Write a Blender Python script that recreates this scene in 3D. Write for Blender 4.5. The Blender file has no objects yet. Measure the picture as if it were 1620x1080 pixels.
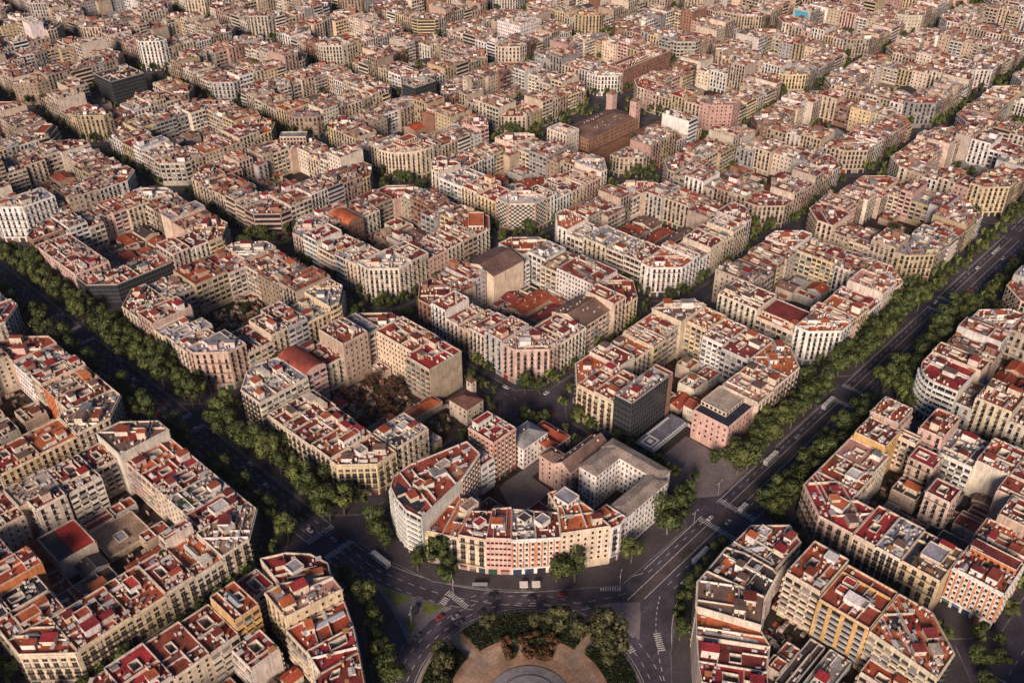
import bpy, math, random
import numpy as np
R = math.radians
sc = bpy.context.scene
COL = sc.collection

# ------------------------------------------------------------------ camera, sky, sun, exposure
CAM = np.array([-211.9, -174.5, 347.7])
YAW, PITCH = R(43.10), R(34.69)
cd = bpy.data.cameras.new('camera'); cam = bpy.data.objects.new('camera', cd); COL.objects.link(cam)
cd.sensor_width = 36.0; cd.lens = 1537.4 / 1620 * 36; cd.clip_start = 1; cd.clip_end = 6000
cam.location = CAM; cam.rotation_euler = (R(90) - PITCH, 0, YAW - R(90))
sc.camera = cam
SUN_AZ, SUN_EL = (-0.87, -0.49), R(24)           # horizontal direction the light comes from
w = bpy.data.worlds.new('World'); sc.world = w; w.use_nodes = True
nt = w.node_tree; bg = nt.nodes['Background']
sky = nt.nodes.new('ShaderNodeTexSky'); sky.sky_type = 'NISHITA'; sky.sun_disc = False
sky.sun_elevation = SUN_EL; sky.sun_rotation = math.atan2(SUN_AZ[0], SUN_AZ[1])
sky.air_density = 1.0; sky.dust_density = 0.6; sky.ozone_density = 8.0
nt.links.new(sky.outputs[0], bg.inputs[0]); bg.inputs[1].default_value = 0.05
sd = bpy.data.lights.new('sun', 'SUN'); so = bpy.data.objects.new('sun', sd); COL.objects.link(so)
sd.energy = 5.0; sd.angle = R(20); sd.color = (1.0, 0.785, 0.62)
_l = math.hypot(*SUN_AZ)
from mathutils import Vector
so.rotation_euler = Vector((SUN_AZ[0] / _l * math.cos(SUN_EL), SUN_AZ[1] / _l * math.cos(SUN_EL), math.sin(SUN_EL))).to_track_quat('Z', 'Y').to_euler()
vs = sc.view_settings; vs.view_transform = 'Standard'; vs.look = 'None'; vs.gamma = 1; vs.exposure = 0.36
try: vs.use_curve_mapping = False
except Exception: pass
sc.render.engine = 'CYCLES'
sc.cycles.max_bounces = 6; sc.cycles.diffuse_bounces = 3; sc.cycles.glossy_bounces = 2
sc.cycles.transmission_bounces = 2; sc.cycles.use_denoising = True; sc.cycles.volume_bounces = 0

# ------------------------------------------------------------------ materials
MATS = {}
def mat(name, rough=0.85, scale=0.6, var=0.25, streak=0.0, fine=0.0, spec=0.3, metal=0.0, trans=0.0, use_tint=True, col=(0.5, 0.5, 0.5), bump=0.0):
    m = bpy.data.materials.new(name); m.use_nodes = True; t = m.node_tree; N = t.nodes; Lk = t.links
    b = N['Principled BSDF']; b.inputs['Roughness'].default_value = rough; b.inputs['Metallic'].default_value = metal
    b.inputs['Specular IOR Level'].default_value = spec
    if use_tint:
        a = N.new('ShaderNodeAttribute'); a.attribute_name = 'tint'; src = a.outputs['Color']
    else:
        a = N.new('ShaderNodeRGB'); a.outputs[0].default_value = (*col, 1); src = a.outputs[0]
    g = N.new('ShaderNodeNewGeometry')
    def noise(sc_, vec=None, det=3):
        n = N.new('ShaderNodeTexNoise'); n.inputs['Scale'].default_value = sc_; n.inputs['Detail'].default_value = det
        Lk.new(vec if vec is not None else g.outputs['Position'], n.inputs['Vector']); return n
    def mul(c, n, lo, hi):
        r = N.new('ShaderNodeMapRange'); r.inputs['From Min'].default_value = 0.3; r.inputs['From Max'].default_value = 0.7
        r.inputs['To Min'].default_value = lo; r.inputs['To Max'].default_value = hi; Lk.new(n.outputs['Fac'], r.inputs['Value'])
        x = N.new('ShaderNodeVectorMath'); x.operation = 'SCALE'; Lk.new(c, x.inputs[0]); Lk.new(r.outputs[0], x.inputs['Scale']); return x.outputs[0]
    c = src
    if var: c = mul(c, noise(scale), 1 - var, 1 + var * 0.6)
    if fine: c = mul(c, noise(scale * 7, det=2), 1 - fine, 1 + fine * 0.7)
    if streak:
        mp = N.new('ShaderNodeMapping'); mp.inputs['Scale'].default_value = (1.3, 1.3, 0.12); Lk.new(g.outputs['Position'], mp.inputs['Vector'])
        c = mul(c, noise(1.0, mp.outputs[0]), 1 - streak, 1 + streak * 0.4)
    Lk.new(c, b.inputs['Base Color'])
    if bump:
        bp = N.new('ShaderNodeBump'); bp.inputs['Strength'].default_value = bump; bp.inputs['Distance'].default_value = 0.1
        Lk.new(noise(4.0).outputs['Fac'], bp.inputs['Height']); Lk.new(bp.outputs[0], b.inputs['Normal'])
    if trans:
        tr = N.new('ShaderNodeBsdfTranslucent'); Lk.new(c, tr.inputs['Color']); mx = N.new('ShaderNodeMixShader'); mx.inputs[0].default_value = trans
        Lk.new(b.outputs[0], mx.inputs[1]); Lk.new(tr.outputs[0], mx.inputs[2]); Lk.new(mx.outputs[0], N['Material Output'].inputs['Surface'])
    MATS[name] = m
mat('wall', 0.9, 0.22, 0.2, streak=0.34, fine=0.12)
mat('roof', 0.85, 0.13, 0.38, fine=0.32)
mat('glass', 0.22, 0.5, 0.2, spec=0.22)
mat('iron', 0.6, 0.5, 0.1)
mat('paint', 0.55, 0.7, 0.12, fine=0.1)
mat('leaf', 0.6, 0.35, 0.3, trans=0.25, spec=0.25)
mat('bark', 0.95, 1.5, 0.3)
mat('asphalt', 0.75, 0.09, 0.42, fine=0.25, bump=0.1)
mat('paving', 0.85, 0.08, 0.25, fine=0.2)
mat('marking', 0.7, 0.5, 0.35, fine=0.3)
mat('soil', 0.95, 0.12, 0.35, fine=0.25)

# ------------------------------------------------------------------ mesh builder
class MB:
    def __init__(s): s.q = []; s.n = []
    def quads(s, V, m, tint):
        V = np.asarray(V, float).reshape(-1, 4, 3); t = np.asarray(tint, float)
        s.q.append((V, m, np.broadcast_to(t, (len(V), 3))))
    def quad(s, a, b, c, d, m, tint): s.quads([[a, b, c, d]], m, tint)
    def ngon(s, pts, m, tint): s.n.append((np.asarray(pts, float), m, np.asarray(tint, float)))
    def box(s, x0, y0, z0, x1, y1, z1, m, tint, top=None, topm=None):
        a, b, c, d = (x0, y0), (x1, y0), (x1, y1), (x0, y1)
        P = [a, b, c, d]
        s.quads([[(*P[k], z0), (*P[(k + 1) % 4], z0), (*P[(k + 1) % 4], z1), (*P[k], z1)] for k in range(4)], m, tint)
        s.quads([[(*p, z1) for p in P]], topm or m, tint if top is None else top)
    def prism(s, poly, z0, z1, m, tint, topm=None, top=None):
        n = len(poly)
        s.quads([[(*poly[k], z0), (*poly[(k + 1) % n], z0), (*poly[(k + 1) % n], z1), (*poly[k], z1)] for k in range(n)], m, tint)
        s.ngon([(*p, z1) for p in poly], topm or m, tint if top is None else top)
    def empty(s): return not (s.q or s.n)
    def mesh(s, name, origin=(0, 0, 0)):
        names = []
        def mi(m):
            if m not in names: names.append(m)
            return names.index(m)
        V, T, MI, LT = [], [], [], []
        for q, m, t in s.q:
            V.append(q.reshape(-1, 3)); T.append(np.repeat(t, 4, axis=0)); MI.append(np.full(len(q), mi(m))); LT.append(np.full(len(q), 4))
        for p, m, t in s.n:
            V.append(p); T.append(np.broadcast_to(t, (len(p), 3))); MI.append(np.array([mi(m)])); LT.append(np.array([len(p)]))
        V = np.concatenate(V) - np.array(origin); T = np.concatenate(T); MI = np.concatenate(MI); LT = np.concatenate(LT)
        me = bpy.data.meshes.new(name); n = len(V)
        me.vertices.add(n); me.vertices.foreach_set('co', V.astype(np.float32).ravel())
        me.loops.add(n); me.loops.foreach_set('vertex_index', np.arange(n, dtype=np.int32))
        me.polygons.add(len(LT)); me.polygons.foreach_set('loop_start', (np.cumsum(LT) - LT).astype(np.int32))
        me.polygons.foreach_set('material_index', MI.astype(np.int32))
        for k in names: me.materials.append(MATS[k])
        at = me.attributes.new('tint', 'FLOAT_COLOR', 'CORNER')
        at.data.foreach_set('color', np.concatenate([T, np.ones((n, 1))], 1).astype(np.float32).ravel())
        me.update(calc_edges=True); return me
    def build(s, name, parent=None, origin=(0, 0, 0), kind=None, loc=None):
        o = bpy.data.objects.new(name, s.mesh(name, origin)); COL.objects.link(o)
        if parent is not None: o.parent = parent
        if loc is not None: o.location = loc
        if kind: o['kind'] = kind
        return o
def tag(o, label, cat, group=None):
    o['label'] = label; o['category'] = cat
    if group: o['group'] = group
    return o
def empty(name, loc, rz=0):
    o = bpy.data.objects.new(name, None); COL.objects.link(o); o.location = loc; o.rotation_euler = (0, 0, rz); o.empty_display_size = 0.5
    return o
def inst(name, me, parent, loc, rz=0, scale=(1, 1, 1)):
    o = bpy.data.objects.new(name, me); COL.objects.link(o); o.parent = parent; o.location = loc; o.rotation_euler = (0, 0, rz); o.scale = scale
    return o
def copy_tree(o, loc, rz=0, scale=None):
    c = o.copy(); COL.objects.link(c); c.location = loc; c.rotation_euler = (0, 0, rz)
    if scale is not None: c.scale = scale
    for ch in o.children:
        d = ch.copy(); COL.objects.link(d); d.parent = c
        for g in ch.children:
            e = g.copy(); COL.objects.link(e); e.parent = d
    return c

# ------------------------------------------------------------------ small geometry tools
def BOX(s0, s1, o0, o1, z0, z1, back=False):
    f = [[(s0, o1, z0), (s1, o1, z0), (s1, o1, z1), (s0, o1, z1)], [(s0, o0, z0), (s0, o1, z0), (s0, o1, z1), (s0, o0, z1)],
         [(s1, o1, z0), (s1, o0, z0), (s1, o0, z1), (s1, o1, z1)], [(s0, o1, z1), (s1, o1, z1), (s1, o0, z1), (s0, o0, z1)],
         [(s0, o0, z0), (s1, o0, z0), (s1, o1, z0), (s0, o1, z0)]]
    if back: f.append([(s1, o0, z0), (s0, o0, z0), (s0, o0, z1), (s1, o0, z1)])
    return np.array(f, float)
def Q(s0, s1, o, z0, z1): return np.array([[(s0, o, z0), (s1, o, z0), (s1, o, z1), (s0, o, z1)]], float)
class Frame:
    def __init__(f, p0, p1):
        f.p = np.array(p0, float); v = np.array(p1, float) - f.p; f.L = float(np.hypot(*v)); f.d = v / max(f.L, 1e-6); f.n = np.array([f.d[1], -f.d[0]])
        f.rz = math.atan2(f.d[1], f.d[0])
    def w(f, V):
        V = np.asarray(V, float); xy = f.p + V[..., 0:1] * f.d + V[..., 1:2] * f.n
        return np.concatenate([xy, V[..., 2:3]], -1)
    def put(f, mb, tm, offs, m, tint):
        offs = np.asarray(offs, float).reshape(-1, 3)
        if not len(offs): return
        V = tm[None] + offs[:, None, None, :]
        t = np.asarray(tint, float)
        if t.ndim == 2: t = np.repeat(t, len(tm), axis=0)
        mb.quads(f.w(V).reshape(-1, 4, 3), m, t)
def inside(p, poly):
    x, y = float(p[0]), float(p[1]); r = False; n = len(poly)
    for k in range(n):
        x0, y0 = poly[k]; x1, y1 = poly[(k + 1) % n]
        if (y0 > y) != (y1 > y) and x < (x1 - x0) * (y - y0) / (y1 - y0) + x0: r = not r
    return r
_ED = {}
def edge_dist(p, poly):
    k = id(poly)
    if k not in _ED or _ED[k][0] is not poly:
        L = []
        for a in range(len(poly)):
            x0, y0 = map(float, poly[a]); x1, y1 = map(float, poly[(a + 1) % len(poly)]); vx, vy = x1 - x0, y1 - y0; L.append((x0, y0, vx, vy, max(vx * vx + vy * vy, 1e-9)))
        _ED.clear(); _ED[k] = (poly, L)
    x, y = float(p[0]), float(p[1]); m = 1e18
    for x0, y0, vx, vy, q in _ED[k][1]:
        dx, dy = x - x0, y - y0; t = (dx * vx + dy * vy) / q; t = 0 if t < 0 else 1 if t > 1 else t; ex, ey = dx - t * vx, dy - t * vy; e = ex * ex + ey * ey
        if e < m: m = e
    return math.sqrt(m)
def rect(x0, y0, x1, y1): return [(x0, y0), (x1, y0), (x1, y1), (x0, y1)]
def centroid(poly): a = np.array(poly, float); return a.mean(0)
def area(poly):
    a = np.array(poly, float); b = np.roll(a, -1, 0); return float(abs((a[:, 0] * b[:, 1] - a[:, 1] * b[:, 0]).sum()) / 2)
def shrink(poly, d=0.03):
    c = centroid(poly); out = []
    for p in poly:
        v = np.array(p, float) - c; l = np.hypot(*v); out.append(tuple(c + v * (1 - d / max(l, 1))))
    return out

# ------------------------------------------------------------------ colours (real-world albedo)
WALL = dict(cream=(.60, .49, .38), pale=(.63, .55, .47), white=(.72, .68, .65), yellow=(.59, .47, .30), pink=(.58, .38, .33), tan=(.45, .34, .26),
            grey=(.40, .385, .39), ochre=(.56, .35, .14), orange=(.54, .18, .07), sand=(.54, .45, .37), dark=(.035, .035, .04), brick=(.27, .145, .10), rose=(.52, .36, .31))
ROOF = dict(maroon=(.19, .036, .032), terracotta=(.33, .07, .036), orange=(.46, .125, .05), red=(.40, .045, .035), crimson=(.30, .03, .035), grey=(.23, .22, .225),
            brown=(.17, .105, .085), dark=(.055, .045, .05), white=(.52, .50, .48), lavender=(.30, .29, .34), navy=(.022, .024, .045), tan=(.33, .23, .16), rust=(.26, .06, .038), pinkish=(.42, .22, .18), beige=(.40, .33, .26))
WNAME = dict(cream='cream', pale='pale beige', white='white', yellow='yellow', pink='pink', tan='tan', grey='grey', ochre='ochre', orange='orange', sand='sandy', dark='dark glass', brick='brick-brown', rose='rose')
RNAME = dict(maroon='maroon', terracotta='terracotta', orange='orange', red='bright-red', crimson='crimson', grey='grey', brown='brown', dark='charcoal', white='whitish', lavender='lavender-grey', navy='navy', tan='tan', rust='rust', pinkish='pinkish', beige='beige')
def jit(c, rng, a=0.08):
    k = 1 + rng.uniform(-a, a); return tuple(min(0.9, max(0.004, x * k * (1 + rng.uniform(-a, a) * .5))) for x in c)
CAP = (.60, .52, .45)

# ------------------------------------------------------------------ shared small meshes (window, balcony)
def window_mesh(tone, frame):
    mb = MB()
    for t, mm, c in ((BOX(-1.0, 1.0, 0, .10, -.08, 1.06), 'wall', frame), (Q(-.74, .74, .13, 0, .98), 'glass', tone),
                     (BOX(-.04, .04, .12, .16, 0, .96), 'paint', (.45, .4, .34)), (BOX(-1.06, -.76, .10, .17, 0, .97), 'paint', (.10, .07, .055)), (BOX(.76, 1.06, .10, .17, 0, .97), 'paint', (.10, .07, .055))):
        V = t.copy(); V[..., 1] *= -1; mb.quads(V, mm, c)
    return mb.mesh('window')
WMESH = [window_mesh((.02, .02, .024), (.58, .5, .4)), window_mesh((.045, .04, .04), (.6, .52, .42)), window_mesh((.13, .09, .06), (.55, .46, .36)), window_mesh((.32, .29, .25), (.6, .54, .45))]
def balcony_mesh(half=1.15):
    mb = MB()
    L = [(BOX(-half, half, 0, .8, -.1, 0), 'wall', (.36, .31, .26))]
    for k in range(12):
        s = -half + .05 + k * (2 * half - .1) / 11; L.append((BOX(s - .06, s + .06, .72, .78, 0, .95), 'iron', (.02, .02, .02)))
    L += [(BOX(-half, half, .7, .8, .9, 1.0), 'iron', (.02, .02, .02)), (BOX(-half, -half + .06, 0, .78, .5, 1.0), 'iron', (.02, .02, .02)), (BOX(half - .06, half, 0, .78, .5, 1.0), 'iron', (.02, .02, .02))]
    for t, mm, c in L:
        V = t.copy(); V[..., 1] *= -1; mb.quads(V, mm, c)
    return mb.mesh('balcony')
BMESH = balcony_mesh()

# ------------------------------------------------------------------ facades
def faces_cam(f, z=12, lim=-0.12):
    v = CAM[:2] - (f.p + f.d * f.L / 2); v = v / np.hypot(*v); return float(v @ f.n) > lim
SHOP = [(.03, .03, .035), (.05, .045, .04), (.12, .08, .06), (.03, .05, .09), (.25, .22, .2), (.2, .04, .03), (.03, .08, .05)]
def facade(S, f, h, style, wt, rng, near, first, org, lite, z0=0.0):
    """S(part) gives the mesh builder of that part; wt is the wall colour."""
    L = f.L
    if L < 2.5: return
    G = S('windows'); DK = (.02, .02, .023)
    light = tuple(min(.75, x * 1.15 + .02) for x in wt)
    if style == 'blank':
        if rng.random() < .5 and not lite:
            k = rng.randint(2, 6); offs = [(rng.uniform(1.5, L - 1.5), 0, z0 + rng.uniform(5, max(6, h - 4))) for _ in range(k)]
            f.put(G, Q(-.35, .35, .03, 0, .8), offs, 'glass', DK)
        return
    gf = 4.6 if z0 == 0 else 0.6
    nf = max(1, round((h - z0 - gf - .3) / 3.45)); fh = (h - z0 - gf - .3) / nf
    if style == 'classic':
        pitch0 = rng.uniform(2.9, 3.7); nc = max(1, int(L / pitch0)); p = L / nc
        wh = min(2.95, fh - .5); mode = rng.choice(('each', 'each', 'each', 'cont', 'mix', 'top'))
        S_ = [(i + .5) * p for i in range(nc)]; Z_ = [z0 + gf + fh * j + .15 for j in range(nf)]
        offs = [(s, 0, z) for z in Z_ for s in S_]
        small = rng.random() < .4
        if first:
            for (s, _, z) in offs:
                q = f.w(np.array([s, 0.0, z])); r = rng.random(); k = 0 if r < .55 else 1 if r < .75 else 2 if r < .93 else 3
                inst('window', WMESH[k], S.wallobj, (q[0] - org[0], q[1] - org[1], q[2]), f.rz, (1, 1, wh * (.62 if small and z == Z_[-1] else 1)))
        else:
            tn = np.array([rng.choice((DK, DK, DK, (.05, .045, .04), (.14, .10, .07), (.3, .26, .22))) for _ in offs])
            if lite < 2: f.put(G, Q(-.95, .95, .03, -.1, wh + .15), offs, 'wall', light)
            ww_ = .95 if lite else .78; f.put(G, Q(-ww_, ww_, .06, 0, wh), offs, 'glass', tn)
        B = S('balconies')
        for j, z in enumerate(Z_):
            cont = mode == 'cont' and j in (0, nf - 1) or mode == 'mix' and j % 2 == 0 or mode == 'top' and j == nf - 1
            if small and j == nf - 1: continue
            if cont:
                mb = S.piece('balcony') if first else B
                f.put(mb, BOX(.5, L - .5, 0, .85, -.16, 0), [(0, 0, z)], 'wall', light)
                if lite < 2:
                    n = int((L - 1) / .45); f.put(mb, Q(-.05, .05, .8, 0, .95), [(.55 + k * (L - 1.1) / n, 0, z) for k in range(n + 1)], 'iron', (.02, .02, .02))
                f.put(mb, BOX(.5, L - .5, .75, .85, .88, 1.0), [(0, 0, z)], 'iron', (.025, .025, .025))
                S.flush(mb)
            elif first:
                for s in S_:
                    q = f.w(np.array([s, 0.0, z])); inst('balcony', BMESH, S.wallobj, (q[0] - org[0], q[1] - org[1], q[2]), f.rz)
            else:
                o = [(s, 0, z) for s in S_]
                f.put(B, BOX(-1.0, 1.0, 0, .75, -.1, 0)[[0, 3]] if lite else BOX(-1.0, 1.0, 0, .75, -.1, 0), o, 'wall', light)
                if lite < 2: f.put(B, np.concatenate([Q(-1 + k * .22, -.88 + k * .22, .72, 0, .9) for k in range(9)] + [Q(-1, 1, .73, .86, .98)]), o, 'iron', (.02, .02, .02))
                else: f.put(B, Q(-1, 1, .72, .25, .95), o, 'iron', (.05, .042, .035))
        if not lite and rng.random() < .5:          # pilasters between the bays
            f.put(S('pilasters'), BOX(-.2, .2, 0, .14, z0 + gf, h - .3), [(i * p + (.25 if i == 0 else -.25 if i == nc else 0), 0, 0) for i in range(nc + 1)], 'wall', light)
        C = S.piece('cornice')
        f.put(C, BOX(0, L, 0, .55, h - .15, h + .25), [(0, 0, 0)], 'wall', light)
        if not lite: f.put(S.piece('string_course'), BOX(0, L, 0, .3, z0 + gf - .45, z0 + gf - .2), [(0, 0, 0)], 'wall', light)
    elif style == 'band':
        for j in range(nf):
            z = z0 + gf + fh * j
            f.put(G, Q(.4, L - .4, .04, .95, fh - .35), [(0, 0, z)], 'glass', DK)
            mb = S.piece('balcony') if near and not lite else S('balconies')
            f.put(mb, BOX(.2, L - .2, 0, 1.15, -.25, .95), [(0, 0, z)], 'wall', light); S.flush(mb)
            n = int(L / 3.5)
            if n and not lite: f.put(G, BOX(-.12, .12, .03, .3, .95, fh - .25), [((k + .5) * L / n, 0, z) for k in range(n)], 'wall', wt)
    elif style == 'ribbon':
        n = max(2, int(L / 1.9))
        offs = [((k + .5) * L / n, 0, z0 + gf + fh * j + 1.0) for j in range(nf) for k in range(n)]
        f.put(G, Q(-.72, .72, .05, 0, 1.25), offs, 'glass', DK)
        f.put(S('sill_bands'), BOX(0.1, L - .1, 0, .25, -.35, -.15), [(0, 0, z0 + gf + fh * j + 1.0) for j in range(nf)], 'wall', light)
    elif style == 'stripe':
        n = max(2, int(L / 2.6)); p = L / n
        f.put(S('panels'), BOX(-.4, .4, 0, .2, gf, h - .4), [(k * p + (.45 if k == 0 else -.45 if k == n else 0), 0, 0) for k in range(n + 1)], 'wall', (.52, .22, .12))
        offs = [((k + .5) * p, 0, gf + fh * j + .5) for j in range(nf) for k in range(n)]
        f.put(G, Q(-.6, .6, .05, 0, 1.7), offs, 'glass', DK)
        f.put(G, BOX(-.65, .65, 0, .7, -.5, .35), offs, 'wall', (.6, .57, .52))
        f.put(S.piece('cornice'), BOX(0, L, 0, .5, h - .3, h + .2), [(0, 0, 0)], 'wall', light)
    elif style == 'pier':                              # yellow piers with recessed balconies
        n = max(2, round(L / 6.5)); p = L / n
        f.put(S('panels'), BOX(-.9, .9, 0, .5, 0, h - .2), [(k * p + (.9 if k == 0 else -.9 if k == n else 0), 0, 0) for k in range(n + 1)], 'wall', WALL['ochre'])
        offs = [((k + .5) * p, 0, gf + fh * j) for j in range(nf) for k in range(n)]
        f.put(G, Q(-p / 2 + .8, p / 2 - .8, .04, .9, fh - .3), offs, 'glass', DK)
        f.put(S('balconies'), BOX(-p / 2 + .9, p / 2 - .9, 0, .9, -.2, .85), offs, 'wall', (.42, .4, .38))
    elif style in ('grid', 'grid2'):
        n = max(1, int(L / (3.3 if style == 'grid' else 2.5))); wh = min(1.55, fh - 1.2)
        offs = [((k + .5) * L / n, 0, z0 + gf + fh * j + .9) for j in range(-1 if z0 == 0 and style == 'grid2' else 0, nf) for k in range(n) if rng.random() > .06]
        tn = np.array([rng.choice((DK, DK, DK, (.06, .05, .045), (.16, .13, .1))) for _ in offs]).reshape(-1, 3)
        if not lite: f.put(G, BOX(-.75, .75, 0, .08, -.15, wh + .12), offs, 'wall', light)
        if len(offs): f.put(G, Q(-.58, .58, .1, 0, wh), offs, 'glass', tn)
        f.put(S.piece('cornice'), BOX(0, L, 0, .4, h - .1, h + .2), [(0, 0, 0)], 'wall', light)
        return
    elif style == 'gallery':
        n = max(1, int(L / 3.6)); p = L / n
        offs = [((k + .5) * p, 0, z0 + gf - 1 + fh * j) for j in range(nf) for k in range(n)]
        f.put(G, Q(-p * .38, p * .38, .05, 1.0, fh - .35), offs, 'glass', np.array([rng.choice((DK, DK, (.05, .05, .05), (.2, .19, .18))) for _ in offs]))
        f.put(S('balconies'), BOX(-p * .44, p * .44, 0, 1.0, -.2, .95)[:5 if not lite else 4], offs, 'wall', np.array([jit(rng.choice((light, light, wt, (.35, .33, .3))), rng, .1) for _ in offs]))
        return
    elif style == 'glassy':
        n = max(2, int(L / 2.2)); p = L / n
        f.put(G, Q(.2, L - .2, .05, 1.0, h - .5), [(0, 0, 0)], 'glass', (.025, .03, .035))
        mull = S('mullions')
        f.put(mull, BOX(-.1, .1, 0, .3, 0.5, h - .2), [(k * p + (.15 if k == 0 else -.15 if k == n else 0), 0, 0) for k in range(n + 1)], 'iron', (.05, .05, .055))
        f.put(mull, BOX(0.1, L - .1, 0, .22, -.2, .35), [(0, 0, gf + fh * j) for j in range(nf)], 'iron', (.07, .065, .065))
        return
    elif style == 'checker':
        n = max(3, int(L / 1.8)); p = L / n; m = nf * 2
        f.put(G, Q(0.1, L - .1, .03, gf, h - .5), [(0, 0, 0)], 'glass', (.05, .055, .06))
        offs = [((k + .5) * p, 0, gf + (h - gf - .5) / m * j) for j in range(m) for k in range(n) if (j + k) % 2]
        f.put(S('panels'), BOX(-p * .46, p * .46, 0, .15, .1, (h - gf - .5) / m - .1), offs, 'wall', (.6, .53, .45))
        f.put(S('panels'), BOX(-1, 0, 0, .4, 0, h), [(0.5, 0, 0), (L + .5, 0, 0)], 'wall', (.5, .3, .2))
    if z0 == 0:                                        # shops at street level
        n = max(1, int(L / 4.0)); p = L / n
        offs = [((k + .5) * p, 0, 0.15) for k in range(n)]
        f.put(S('shopfront'), Q(-p * .36, p * .36, .06, 0, 3.3), offs, 'glass', np.array([rng.choice(SHOP) for _ in offs]))
        if not lite:
            o2 = [o for o in offs if rng.random() < .35]
            if o2: f.put(S('shopfront'), BOX(-p * .36, p * .36, .05, 1.1, 2.9, 3.2), o2, 'paint', np.array([rng.choice(((.45, .42, .38), (.3, .06, .05), (.08, .16, .12), (.1, .15, .3), (.5, .36, .2))) for _ in o2]))

# ------------------------------------------------------------------ roof furniture
def obox(mb, c, u, hx, hy, z0, z1, m, tint, topm=None, top=None):
    v = np.array([-u[1], u[0]]); c = np.array(c, float)
    P = [c - u * hx - v * hy, c + u * hx - v * hy, c + u * hx + v * hy, c - u * hx + v * hy]
    mb.prism([tuple(p) for p in P], z0, z1, m, tint, topm, top)
def ridge(mb, c, u, hx, hy, z0, z1, z2, wm, wt, rm, rt, hip=0.0):
    """box from z0 to z1 with a gable/hip roof up to z2, ridge along u"""
    v = np.array([-u[1], u[0]]); c = np.array(c, float)
    P = [c - u * hx - v * hy, c + u * hx - v * hy, c + u * hx + v * hy, c - u * hx + v * hy]
    A, B = c - u * (hx - hip), c + u * (hx - hip)
    p3 = lambda p, z: (p[0], p[1], z)
    if wm: mb.quads([[p3(P[k], z0), p3(P[(k + 1) % 4], z0), p3(P[(k + 1) % 4], z1), p3(P[k], z1)] for k in range(4)], wm, wt)
    mb.quad(p3(P[0], z1), p3(P[1], z1), p3(B, z2), p3(A, z2), rm, rt); mb.quad(p3(P[2], z1), p3(P[3], z1), p3(A, z2), p3(B, z2), rm, rt)
    gm, gt = (rm, rt) if hip else (wm or rm, wt)
    mb.ngon([p3(P[1], z1), p3(P[2], z1), p3(B, z2)], gm, gt); mb.ngon([p3(P[3], z1), p3(P[0], z1), p3(A, z2)], gm, gt)

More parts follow.
